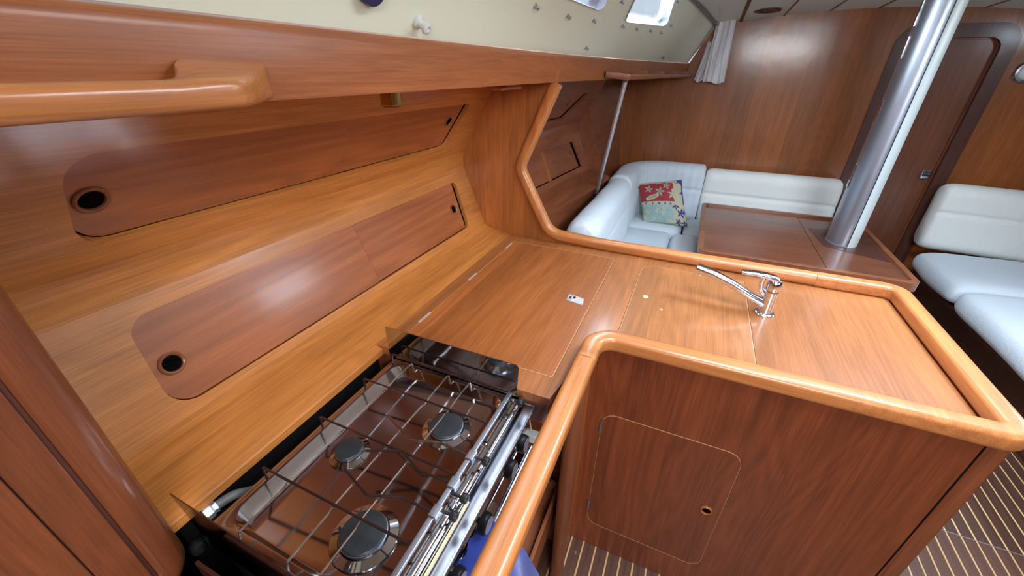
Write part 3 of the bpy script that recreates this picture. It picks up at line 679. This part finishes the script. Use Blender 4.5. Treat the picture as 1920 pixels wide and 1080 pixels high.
# front trim and oven front
obj('fiddle_strip', sweep([(X0, .277, TZ+.002), (X1, .277, TZ+.002)], rrect(.012, .014, .005, 4)), m_steel, ST)
obj('cream_strip', box((X0+.02, .2655, TZ-.010), (.40, .2705, TZ-.004)), m_cream, ST)
obj('front_ledge', sweep([(X0, .2555, .852), (X1+.012, .2555, .852)], rrect(.030, .012, .005, 4)), m_brush, ST)
obj('ledge_end', box((X1+.004, .243, .842), (X1+.016, .272, .860)), m_brush, ST, bevel=.002)
obj('control_panel', box((X0, .262, .765), (X1, .279, .850)), m_steel, ST, bevel=.002)
for x_, z_ in ((.603, .822), (.535, .812), (.408, .803), (.30, .80)):
    k_ = obj('control_knob', lathe([(.006, -.016), (.006, .0), (.0215, .001), (.0225, .004), (.0215, .016), (.019, .018), (.0001, .018)], (x_, .246, z_), (0, -1, 0), 28), m_blackp, ST, label='round black control knob')
    obj('knob_ring', lathe([(.017, .018), (.017, .0188), (.0001, .019)], (x_, .246, z_), (0, -1, 0), 24), m_gasket, k_)
obj('oven_door', box((X0+.004, .258, .38), (X1-.004, .278, .760)), m_steel, ST, bevel=.003)
obj('oven_window', box((X0+.06, .2575, .44), (X1-.06, .2585, .70)), m_blackp, ST)
obj('handle_bar', join(tube([(X0+.04, .236, .752), (X1-.03, .236, .752)], .006, 12), tube([(X0+.06, .236, .752), (X0+.06, .262, .752)], .005, 8), tube([(X1-.05, .236, .752), (X1-.05, .262, .752)], .005, 8)), m_chrome, ST)
obj('gimbal_bracket', join(tube([(X1+.008, .262, .85), (X1+.008, .250, .765)], .002, 8), box((X1-.012, .228, .745), (X1+.012, .262, .768))), m_pvc, ST, bevel=.001)
# mirror end plates
obj('end_plate', plate([(.292, .862), (.680, .862), (.690, .880), (.690, .976), (.292, .976), (.286, .970)], [], ((.6885, 0, 0), (0, 1, 0), (0, 0, 1), (-1, 0, 0)), .0018), m_steel, ST, label='upright mirror-steel plate at the forward end')
obj('end_plate', plate([(.292, .850), (.665, .850), (.672, .905), (.694, .972), (.292, .955)], [], ((.147, 0, 0), (0, 1, 0), (0, 0, 1), (-1, 0, 0)), .0018), m_steel, ST, label='upright mirror-steel plate at the near end')
obj('body_lip', box((.118, .285, .80), (.124, .66, .838)), w_dark, ST)
obj('pivot', lathe([(.012, 0), (.014, .012), (.012, .020), (.001, .026)], (.145, .718, .79), (0, 0, 1), 20), m_blackp, ST)
# back ledge of bay, near side
struct('wall_bay_near', join(box((.06, .12, FZ), (.08, .74, .80)), box((.0, .55, .775), (.095, .74, .80))), w_slat)
H = thing('gas_hose', (.2, .72, .78), 'grey rubber gas hose with chrome fitting behind the stove', 'hose')
obj('hose', tube(fillet([(.195, .716, .853), (.225, .712, .850), (.265, .712, .815), (.32, .712, .72)], .04, 8), .0095, 12), m_hose, H)
obj('fitting', lathe([(.013, 0), (.015, .004), (.015, .012), (.011, .016), (.013, .022)], (.176, .718, .853), (1, -.1, 0), 6), m_satin, H, label='chrome hose fitting')

# ------------------------------------------------------------------ towel
def towel():
    rows = []
    for i in range(19):
        v = i/18
        row = []
        for j in range(25):
            u = j/24
            x = .315+.115*u+v*(.10*u-.01); z = .795-.33*v-.06*v*(1-u)
            y = .226-.045*math.sin(min(1, v*2)*1.5)+.011*math.sin(u*15+v*2)*(.35+v)-.018*v
            if v < .12: y += .02*(1-v/.12)**2*1.2; z -= .012*(1-v/.12)**2
            row.append(V((x, y, z)))
        rows.append(row)
    return thick(grid(rows), (0, .003, 0))
tag(obj('tea_towel', towel(), m_towel, sharp=80), 'deep blue tea towel hanging in front of the oven door', 'towel')
# slatted rack low in the bay beyond the stove
SR = thing('slatted_rack', (.8, .26, FZ), 'small slatted teak rack low in the bay beside the stove', 'rack')
for i in range(4):
    obj('slat', box((.60, .36-.045*i, .235), (.90, .40-.045*i, .25)), w_slat, SR, bevel=.002)
obj('front_board', box((.60, .205, .16), (.90, .218, .29)), w_slat, SR, bevel=.003)
obj('side_board', box((.90, .205, FZ+.002), (.915, .41, .29)), w_slat, SR, bevel=.002)
obj('side_board', box((.585, .205, FZ+.002), (.60, .41, .235)), w_slat, SR, bevel=.002)

# ------------------------------------------------------------------ near partition at the left of the picture
NP = thing('companionway_partition', (.0, .72, FZ), 'dark mahogany partition with a rounded edge post beside the near end of the galley locker', 'partition')
pp = fillet([(.101, .722, 1.56), (.101, .722, .80), (-.25, .722, .80)], .045, 8)
obj('edge_post', sweep(pp, rrect(.056, .062, .022, 5), up=(0, 1, 0)), w_post, NP, label='rounded mahogany edge post')
obj('border', box((.0315, .692, .80), (.0750, .722, 1.56)), w_post, NP, bevel=.0015)
obj('groove', box((.02, .6945, .80), (.08, .703, 1.56)), w_dark, NP)
obj('leaf', box((-1.0, .690, .80), (.0300, .722, 1.56)), w_post, NP, bevel=.0015)
obj('foot', box((-1.0, .700, FZ), (.08, .722, .80)), w_post, NP)

# ------------------------------------------------------------------ handrail and fittings on the beam
HR = thing('handrail', (.25, .55, 1.55), 'thick rounded teak grab handle mounted on the beam at upper left', 'handrail')
def hloft():
    st_ = []
    sm = lambda t: t*t*(3-2*t)
    xs_ = [-.46, -.3, -.1, .1, .24, .27, .285, .295, .305, .315, .325, .335, .345, .36, .375, .39, .405, .418, .428, .434]
    vs, fs = [], []
    for x in xs_:
        a = sm(min(1, max(0, (x-.275)/.060))); yo = .522+.056*a; zt2 = 1.590+.022*a; zb2 = 1.559+.003*a
        b = min(1, max(0, (x-.338)/.094)); yi = .489+.076*b**1.25+.002*(b > .98); zt1 = 1.5895+.012*b; zb1 = 1.559+.004*b
        k = 1 if x < .43 else .8
        q = rpoly([(yi, zb1), (yo, zb2), (yo, zt2), (yi, zt1)], [.011*k, .004 if a > .5 else .011, .005 if a > .5 else .011, .012*k], 6)
        st_.append([V((x, p[0], p[1])) for p in q])
    n = len(st_[0]); vs = [p for r_ in st_ for p in r_]
    fs = [(i*n+j, i*n+(j+1) % n, (i+1)*n+(j+1) % n, (i+1)*n+j) for i in range(len(st_)-1) for j in range(n)]+[tuple(range(n)), tuple((len(st_)-1)*n+j for j in range(n))]
    return vs, fs
obj('grip', hloft(), w_rail, HR, sharp=60)
obj('foot', plate([(-.46, .50), (-.36, .50), (-.36, .574), (-.46, .574)], [], ((0, 0, 1.600), (1, 0, 0), (0, 1, 0), (0, 0, 1)), .040), w_rail, HR, bevel=.007)
BL = thing('berth_light', (.785, .65, 1.56), 'small square brass light fitting under the beam', 'lamp')
obj('body', box((.766, .628, 1.528), (.800, .662, 1.562)), m_brass, BL, bevel=.003)
obj('lens', box((.770, .632, 1.5265), (.796, .658, 1.5285)), m_blackp, BL)
UL = thing('under_beam_clip', (1.41, .65, 1.55), 'small flat wooden clip under the beam near the partition', 'clip')
obj('plate', box((1.33, .63, 1.541), (1.50, .67, 1.550)), w_rail, UL, bevel=.002); obj('block', box((1.38, .635, 1.549), (1.46, .665, 1.562)), w_beam, UL)
def on_wall(X, t): 
    n_ = (S(X, min(t+.05, 1))-S(X, t)).cross(S(X+.05, t)-S(X, t)).normalized()
    if n_.y > 0: n_ = -n_
    return S(X, t), n_
p_, n_ = on_wall(.80, .08)
tag(obj('fender_knob', lathe([(.013, 0), (.013, .005), (.008, .008), (.008, .020), (.0115, .022), (.0115, .028), (.006, .030), (.005, .026), (.0001, .026)], p_, n_, 24), m_pvc), 'pale turned knob on the cream cabin side above the beam', 'knob')
p_, n_ = on_wall(.645, .19)
BC = thing('blue_cap', p_, 'round navy blue ribbed cap on the cream cabin side at the top edge', 'cap')
obj('cap', lathe([(.027, 0), (.027, .012), (.024, .018), (.0001, .020)], p_, n_, 36), m_blue, BC)
STUDS = [((1.30, .32), 'leftmost snap stud below the large port window'), ((1.581, .33), 'second snap stud below the large port window'), ((1.84, .36), 'snap stud below the forward corner of the large port window'),
    ((2.212, .40), 'snap stud below the near bottom corner of the small port window'), ((2.431, .42), 'second snap stud from the left below the small port window'), ((2.675, .45), 'third snap stud from the left below the small port window'),
    ((2.881, .47), 'snap stud below the far bottom corner of the small port window'), ((2.95, .60), 'snap stud right of the small port window near its lower edge'), ((3.31, .09), 'lone snap stud just above the shelf rail'),
    ((1.967, .09), 'lone snap stud low on the cabin side above the partition'), ((1.985, .60), 'snap stud between the two port windows'), ((2.70, .88), 'snap stud right of the top of the small port window')]
for (X_, t_), lb in STUDS:
    p_, n_ = on_wall(X_, t_)
    tag(obj('snap_stud', lathe([(.008, 0), (.008, .002), (.0045, .004), (.0045, .009), (.0065, .012), (.004, .015), (.0001, .0155)], p_, n_, 14), m_brush), lb, 'stud', 'steel snap studs on the port cabin side')
# curtain
CU = thing('curtain', (3.8, .0, 1.9), 'short pleated white curtain hanging in the forward corner below the ceiling', 'curtain')
def cloth(xa, y0, y1, z0, z1, lean, n=9, amp=.012, flare=.0, ph=0):
    rows = []
    for i in range(13):
        v = i/12; row = []
        for j in range(49):
            u = j/48; w_ = (y0+(y1-y0)*u)+(lean*v)+flare*v*(u-.5)
            x = xa+amp*(.6+.6*v)*math.sin(u*n*2*math.pi/2+ph+.8*math.sin(v*3))+.006*math.sin(u*31+v*5)
            row.append(V((x, w_, z0+(z1-z0)*v+.008*math.sin(u*7+ph)*(v > .95))))
        rows.append(row)
    return thick(grid(rows), (.002, 0, 0))
obj('curtain_fold', cloth(3.80, .048, -.075, 1.93, 1.525, -.0, 7, .014, -.03), m_curt, CU)
obj('curtain_fold', cloth(3.86, .085, .0, 1.80, 1.53, .055, 5, .010, .02, 1.3), m_curt, CU, label='rear fold of curtain in shade')
obj('curtain_track', sweep([S(3.1, 1, -.02), S(3.5, 1, -.02), S(3.85, 1, -.02)], rrect(.012, .01, .002)), m_grey, CU)

# bookshelf rail and grab pole in the saloon
yb = lambda x: lerp(YB, x)
SR2 = thing('shelf_rail', (3.0, .35, 1.56), 'reddish wooden rail shelf with dividers along the beam over the port settee', 'rail')
ra, rb = V((2.33, .498, 1.588)), V((2.36, .405, 1.567))
pr = [(2.36, .405), (2.8, .345), (3.2, .27), (3.6, .20), (3.86, .165)]
obj('rail', sweep([(x, y, 1.571) for x, y in pr], rrect(.034, .024, .008)), w_salon, SR2)
obj('end_arm', sweep([(2.30, .505, 1.585), (2.352, .392, 1.571)], rrect(.042, .028, .009)), w_salon, SR2)
for x in (2.75, 3.1, 3.45, 3.75):
    y0 = lerp(pr, x); obj('divider', box((x-.008, y0, 1.562), (x+.008, yb(x)+.004, 1.60)), w_salon, SR2, bevel=.003)
obj('shelf_base', grid([[V((x, lerp(pr, x), 1.563)), V((x, yb(x), 1.563))] for x in (2.36, 2.8, 3.2, 3.6, 3.86)]), w_salon, SR2)
GP = thing('grab_pole', (2.6, .62, .62), 'slim polished steel pole slanting from the rail down behind the port settee', 'pole')
obj('pole', tube([(2.362, .408, 1.562), (2.86, .600, .82)], .0125, 14), m_satin, GP)
obj('ferrule', tube([(2.362, .408, 1.562), (2.366, .410, 1.553)], .014, 14), m_brush, GP)

# ------------------------------------------------------------------ port settee
def puff(amp, nz=.004, sc_=6, seed=0, seam=None, wr=None):
    def fn(q, h):
        d = V([q[i]/h[i] for i in range(3)])
        b = (1-d.x**2)*(1-d.y**2)
        q = q.copy()
        k = amp*max(0, 1-max(abs(d.x), abs(d.y))**3)
        q.z += math.copysign(k, q.z)*(abs(d.z) > .5)
        nn = noise.noise(V((q.x*sc_+seed, q.y*sc_, q.z*sc_)))
        q += d*nn*nz
        if seam is not None and abs(q.z-seam) < .02: q -= V((d.x*.0, 0, 0)); q.x += .006*(1-abs(q.z-seam)/.02)*(1 if d.x < 0 else -1)
        return q
    return fn
def sweep_cushion(path, w_, h_, r_, n=10, endround=.5, seam=True, seed=0, pleat=0, crumple=0):
    """backrest cushion following a plan path (z of path = centre)"""
    s0_ = rrect(w_, h_, r_, 6); sec = []
    for p_, q_ in zip(s0_, s0_[1:]+s0_[:1]):
        k_ = max(1, int(math.hypot(q_[0]-p_[0], q_[1]-p_[1])/.012)); sec += [(p_[0]+(q_[0]-p_[0])*i/k_, p_[1]+(q_[1]-p_[1])*i/k_) for i in range(k_)]
    L = len(path); vs, fs = [], []
    lens = [0]
    for a, b in zip(path, path[1:]): lens.append(lens[-1]+(V(b)-V(a)).length)
    T = lens[-1]
    for i, p in enumerate(path):
        p = V(p); t = (V(path[min(i+1, L-1)])-V(path[max(i-1, 0)])).normalized(); s = V((t.y, -t.x, 0)).normalized()
        e = min(lens[i], T-lens[i])/endround if endround else 1; k = 1 if e >= 1 else .80+.20*math.sqrt(max(0, 1-(1-e)**2))
        for a, b in sec:
            if seam and a > w_*.2: a += .012*math.cos((b/h_+.5)*math.pi*2*.9-1.2)*.6-.014*math.exp(-((b-h_*.10)/.012)**2)
            q = p+s*a*k+V((0, 0, b*(1-(1-k)*.55)))
            if pleat: q += s*(.0025*math.sin(lens[i]*95)*(1 if b > -h_*.1 else .2)*(a > 0))*pleat
            q += s*.006*noise.noise(q*5+V((seed, 0, 0)))
            if crumple: q += (s+V((0, 0, .6)))*crumple*math.exp(-lens[i]/.22)*noise.noise(V((q.x*38, q.y*38, q.z*16)))
            vs.append(q)
    m = len(sec)
    for i in range(L-1):
        for j in range(m): fs.append((i*m+j, i*m+(j+1) % m, (i+1)*m+(j+1) % m, (i+1)*m+j))
    for base, rev in ((0, True), ((L-1)*m, False)):
        c = sum((vs[base+j] for j in range(m)), V((0, 0, 0)))/m; vs.append(c+((V(path[0])-V(path[1])).normalized() if rev else (V(path[-1])-V(path[-2])).normalized())*.008)
        ci = len(vs)-1
        for j in range(m): fs.append((base+j, base+(j+1) % m, ci))
    return vs, fs
def line(a, b, n): return [V(a).lerp(V(b), i/n) for i in range(n+1)]
ZC = .655
sb = line((1.96, .472, ZC), (3.10, .472, ZC), 110)
g = sweep_cushion(sb, .19, .50, .088, endround=.10, seam=True, seed=1, crumple=.009)
tag(obj('back_cushion', g, m_fab, sharp=80), 'long white textured back cushion along the port side, ending near the partition rail', 'cushion')
cb = fillet([(3.105, .485, ZC+.005), (3.80, .485, ZC+.005), (3.80, -.110, ZC+.005)], .34, 26)
cb2 = [];
for a, b in zip(cb, cb[1:]):
    k = max(1, int((b-a).length/.012)); cb2 += [a.lerp(b, i/k) for i in range(k)]
cb2.append(cb[-1])
tag(obj('back_cushion', sweep_cushion(cb2, .19, .50, .085, endround=.03, seed=3, pleat=1), m_fab, sharp=80), 'curved pleated white corner back cushion behind the patterned pillow', 'cushion')
tag(obj('back_cushion', sweep_cushion(line((3.80, -.118, ZC-.01), (3.80, -1.07, ZC-.01), 60), .18, .48, .08, endround=.06, seed=5), m_fabc, sharp=80), 'straight white back cushion on the bulkhead behind the table', 'cushion')
def seatc(x0, x1, y0, y1, z0, z1, label, mat=m_fab, r_=.045, amp=.018, seed=0):
    c = ((x0+x1)/2, (y0+y1)/2, (z0+z1)/2); h_ = ((x1-x0)/2, (y1-y0)/2, (z1-z0)/2)
    o = obj('seat_cushion', rbox(c, h_, r_, 10, puff(amp, .006, 5, seed)), mat, sharp=89); s = o.modifiers.new('sub', 'SUBSURF'); s.levels = 1; s.render_levels = 1
    return tag(o, label, 'cushion')
seatc(2.02, 3.31, .055, .42, .27, .462, 'long white seat cushion on the port side in front of the side back cushion')
seatc(3.318, 3.75, -.02, .43, .27, .462, 'square white corner seat cushion under the patterned pillow', seed=3)
seatc(2.93, 3.36, -.17, .052, .25, .44, 'small rounded white seat cushion between corner seat and table', seed=5, r_=.07)
seatc(3.37, 3.75, -1.06, -.03, .27, .455, 'white seat cushion in front of the bulkhead, mostly under the table', seed=7)
tag(obj('settee_base', join(box((1.70, .03, FZ), (3.74, .60, .268)), box((3.40, -1.05, FZ), (3.9, .03, .268))), w_dark, bevel=.004), 'dark wooden L-shaped base under the port settee cushions', 'settee')

# pillow with printed starfish patchwork
def star(u, v, cx_, cy_, R, rot=0, n=5, inner=.42):
    dx, dy = u-cx_, v-cy_; r_ = math.hypot(dx, dy); a = math.atan2(dy, dx)+rot
    k = (a/(2*math.pi)*n) % 1; k = abs(k-.5)*2
    lim = R*(inner+(1-inner)*k**1.7)*(.92 if inner else 1); return r_ < lim*(.25+.75*k if k < .2 else 1)
def pillow_mat(u, v):   # u 0..1 left-right, v 0..1 bottom-top ; index: 0 cream 1 red 2 pale blue 3 navy 4 sage
    w_ = .012*math.sin(u*23)+.01*math.sin(v*31)
    if v > .50+w_*.5 and u < .80+w_:
        if v > .95+w_ or u < .015: return 0
        for s in ((.24, .80, .11), (.49, .73, .13), (.65, .87, .10)):
            if star(u, v, *s): return 0 if not star(u, v, s[0], s[1], s[2]*.6) else 4
        if ((u-.30)/.16)**2+((v-.60-.3*(u-.3))/.055)**2 < 1: return 0 if ((u-.30)/.11)**2+((v-.60-.3*(u-.3))/.03)**2 > 1 else 4
        if star(u, v, .78, .66, .15, .4, 6): return 0
        return 1
    if u >= .80+w_ and v > .45:
        if star(u, v, .94, .96, .09) or star(u, v, .96, .70, .05) or u > .975: return 3
        return 0
    if v > .42+w_*.4:
        for cx_ in (.12, .30, .44, .57, .69):
            if star(u, v, cx_, .455, .042, cx_*7): return 3
        return 0
    if u > .74+w_:
        for s in ((.80, .40, .10, .3), (.90, .25, .12, 1.2), (.82, .06, .09, .2), (.95, .04, .07, .9), (.97, .30, .05, 0)):
            if star(u, v, *s): return 3
        return 0
    if v < .025 or u < .03: return 4
    if star(u, v, .52, .22, .17, .5) and not star(u, v, .52, .22, .13, .5): return 4
    if star(u, v, .12, .25, .15, .1) and not star(u, v, .12, .25, .10, .1): return 4
    return 2 if (noise.noise(V((u*9, v*9, 0))) < .28) else 0
pil_m = [plain('pillow_cream', (.50, .45, .30), .85, bump=.3), plain('pillow_red', (.36, .035, .05), .85, bump=.3, var=.3), plain('pillow_pale_blue', (.30, .42, .41), .85, bump=.3, var=.2),
         plain('pillow_navy', (.03, .045, .22), .85, bump=.3), plain('pillow_sage', (.28, .34, .24), .85, bump=.3)]
def pillow():
    n = 76
    TL, TR, BR, BL = V((3.60, .408, .745)), V((3.60, .062, .812)), V((3.42, -.062, .478)), V((3.41, .290, .462))
    # (top edge rests back, bottom edge stands on the seat)
    vs, fs, mi = [], [], []
    nrm = (TR-BL).cross(TL-BR).normalized()
    if nrm.x > 0: nrm = -nrm
    for side_ in (1, -1):
        for i in range(n+1):
            for j in range(n+1):
                u, v = j/n, i/n; p = BL.lerp(BR, u).lerp(TL.lerp(TR, u), v)
                e = (4*u*(1-u))**.42*(4*v*(1-v))**.42
                pin = .018*((4*u*(1-u))*(1-4*v*(1-v))+(4*v*(1-v))*(1-4*u*(1-u)))
                c = BL.lerp(BR, .5).lerp(TL.lerp(TR, .5), .5)
                q = p+(c-p)*pin*2+nrm*side_*(.065*e+.004*noise.noise(V((u*6, v*6, side_))))
                vs.append(q)
        b = 0 if side_ == 1 else (n+1)**2
        for i in range(n):
            for j in range(n):
                a = b+i*(n+1)+j; fs.append((a, a+1, a+n+2, a+n+1)); mi.append(pillow_mat((j+.5)/n, (i+.5)/n) if side_ == 1 else 2)
    return vs, fs, mi
pg = pillow(); bm = bmesh.new(); me = bpy.data.meshes.new('tmp'); me.from_pydata([tuple(v) for v in pg[0]], [], pg[1])
for p, i in zip(me.polygons, pg[2]): p.material_index = i
bm.from_mesh(me); bmesh.ops.remove_doubles(bm, verts=bm.verts, dist=.0008)
tag(obj('throw_pillow', bm, pil_m, sharp=180), 'patterned square pillow with starfish on red and pale blue patches leaning in the settee corner', 'pillow')

# ------------------------------------------------------------------ saloon table and mast
TB = thing('saloon_table', (2.9, -.65, FZ), 'reddish-brown varnished saloon table with raised rim around the mast foot', 'table')
tx0, tx1, ty0, ty1, tz = 2.40, 3.455, -1.155, -.128, .665
to = rpoly([(tx0, ty0), (tx1, ty0), (tx1, ty1), (tx0, ty1)], .045, 6); ti = rpoly([(tx0+.028, ty0+.028), (tx1-.028, ty0+.028), (tx1-.028, ty1-.028), (tx0+.028, ty1-.028)], .03, 6)
obj('rim', plate(to, [ti], ((0, 0, .684), (1, 0, 0), (0, 1, 0), (0, 0, 1)), .052), w_tablee, TB, bevel=.006, seg=3)
tm = rpoly([(tx0+.027, ty0+.027), (tx1-.027, ty0+.027), (tx1-.027, ty1-.027), (tx0+.027, ty1-.027)], .03, 6)
half = -.60
for (a, b) in ((ty0+.027, -.775), (-.772, ty1-.027)):
    obj('leaf', plate([(tx0+.027, a), (tx1-.027, a), (tx1-.027, b), (tx0+.027, b)], [], ((0, 0, .668), (1, 0, 0), (0, 1, 0), (0, 0, 1)), .02), w_table, TB)
obj('mast_surround', plate(rpoly([(2.69, -1.12), (2.83, -.83), (3.16, -.80), (3.22, -1.12)], .01, 3), [], ((0, 0, .6695), (1, 0, 0), (0, 1, 0), (0, 0, 1)), .003), w_dark, TB, label='darker inset panel around the mast')
obj('pedestal', box((2.55, -1.08, FZ+.002), (3.30, -.78, .634)), w_face, TB, bevel=.01)
obj('support_batten', box((2.41, -1.12, .615), (2.45, -.90, .634)), w_slat, TB, bevel=.003)
MS = thing('mast', (2.93, -.945, .669), 'large oval silver aluminium mast passing through the table up to the ceiling', 'mast')
mc = V((2.955, -.940))
secm = []
for i in range(48):
    a = 2*math.pi*i/48; secm.append((.100*math.cos(a), .078*math.sin(a)))
def mastgeo(sec, z0, z1, lean=0):
    n = len(sec); vs = [V((mc.x+x, mc.y+y, z)) for z in (z0, z1) for x, y in sec]
    return vs, [(j, (j+1) % n, n+(j+1) % n, n+j) for j in range(n)]+[tuple(range(n)), tuple(range(2*n-1, n-1, -1))]
obj('tube', mastgeo(secm, .6695, 2.05), m_alu, MS, sharp=60)
# flat conduit strip down the aft starboard face
secc = []
for i in range(13):
    a = math.radians(188+5.2*i); secc.append((.1035*math.cos(a), .0810*math.sin(a)))
for i in range(12, -1, -1):
    a = math.radians(188+5.2*i); secc.append((.0985*math.cos(a), .0765*math.sin(a)))
obj('conduit_strip', mastgeo(secc, .6695, 2.05), m_alu2, MS, sharp=40, label='paler flat strip down the mast')
obj('conduit_joint', tube([(mc.x+.101*math.cos(math.radians(187)), mc.y+.079*math.sin(math.radians(187)), .67), (mc.x+.101*math.cos(math.radians(187)), mc.y+.079*math.sin(math.radians(187)), 2.05)], .0022, 6), m_blackp, MS)
obj('collar', mastgeo([(x*1.03, y*1.03) for x, y in secm], .6695, .678), m_grey, MS)
for z0, z1, dx in ((1.80, 1.92, .0), (1.66, 1.76, .0), (1.36, 1.47, .0), (1.00, 1.14, .0)):  # polished plates added for the bright streaks along the mast edge
    obj('streak_plate', box((mc.x-.010, mc.y+.076, z0), (mc.x+.014, mc.y+.083, z1)), m_steel, MS, bevel=.002, label='polished plate added for a bright streak on the mast side')

# ------------------------------------------------------------------ starboard settee
def stb_seat(q, h_):
    q = q.copy(); d = V([q[i]/h_[i] for i in range(3)])
    if q.z > 0: q.z += .03*max(0, 1-abs(d.y)**2.5)*(1-.4*d.y)
    q += d*.010*noise.noise(V((q.x*4, q.y*4, q.z*4)))
    return q
def stb(x0, x1, y0, y1, z0, z1, label, fn, r_=.07, seg=12):
    o = obj('seat_cushion', rbox(((x0+x1)/2, (y0+y1)/2, (z0+z1)/2), ((x1-x0)/2, (y1-y0)/2, (z1-z0)/2), r_, seg, fn), m_fab, sharp=89)
    s = o.modifiers.new('sub', 'SUBSURF'); s.levels = 1; s.render_levels = 1
    return tag(o, label, 'cushion')
stb(3.05, 3.70, -2.45, -1.62, .31, .455, 'white starboard seat cushion nearest the bulkhead door', stb_seat)
stb(1.2, 3.045, -2.45, -1.62, .30, .455, 'long pale white starboard seat cushion at the right edge', stb_seat)
bk = line((3.76, -1.635, .695), (3.76, -2.6, .665), 50)
g = sweep_cushion(bk, .17, .47, .075, endround=.09, seed=9, pleat=.6)
tag(obj('back_cushion', g, m_fabc, sharp=80), 'white back cushion against the bulkhead right of the door', 'cushion')
tag(obj('settee_base', join(box((.9, -2.6, FZ), (3.85, -1.77, .298)), box((.9, -1.78, .275), (3.6, -1.68, .298))), w_dark, bevel=.004), 'wooden base under the starboard settee, coloured dark for its shade', 'settee')  # dark wood carries the deep shade below the seat
# wall lamp and ceiling lamp
WLp = thing('wall_lamp', (XB, -1.80, 1.60), 'round chrome bulkhead lamp with frosted glass at the right edge', 'lamp')
obj('ring', lathe([(.062, 0), (.062, .010), (.055, .020), (.046, .022), (.044, .010)], (XB, -1.800, 1.607), (-1, 0, 0), 32), m_brass if False else m_brush, WLp)
obj('glass', lathe([(.045, .008), (.040, .028), (.025, .040), (.0001, .044)], (XB, -1.800, 1.607), (-1, 0, 0), 32), m_lampglass, WLp)
obj('switch', lathe([(.006, 0), (.006, .02), (.004, .024)], (XB, -1.740, 1.575), (-1, 0, 0), 12), m_chrome, WLp)
zc = cz(3.6, -.243)
CLp = thing('ceiling_lamp', (3.6, -.243, zc-.02), 'flat recessed ceiling lamp with dark brown ring near the bulkhead', 'lamp')
obj('ring', lathe([(.084, 0), (.080, .010), (.060, .014), (.050, .010), (.048, .002)], (3.6, -.243, zc+.001), (0, 0, -1), 36), w_dark, CLp)
obj('lens', lathe([(.049, .003), (.020, .006), (.0001, .006)], (3.6, -.243, zc+.001), (0, 0, -1), 36), m_ceil, CLp)
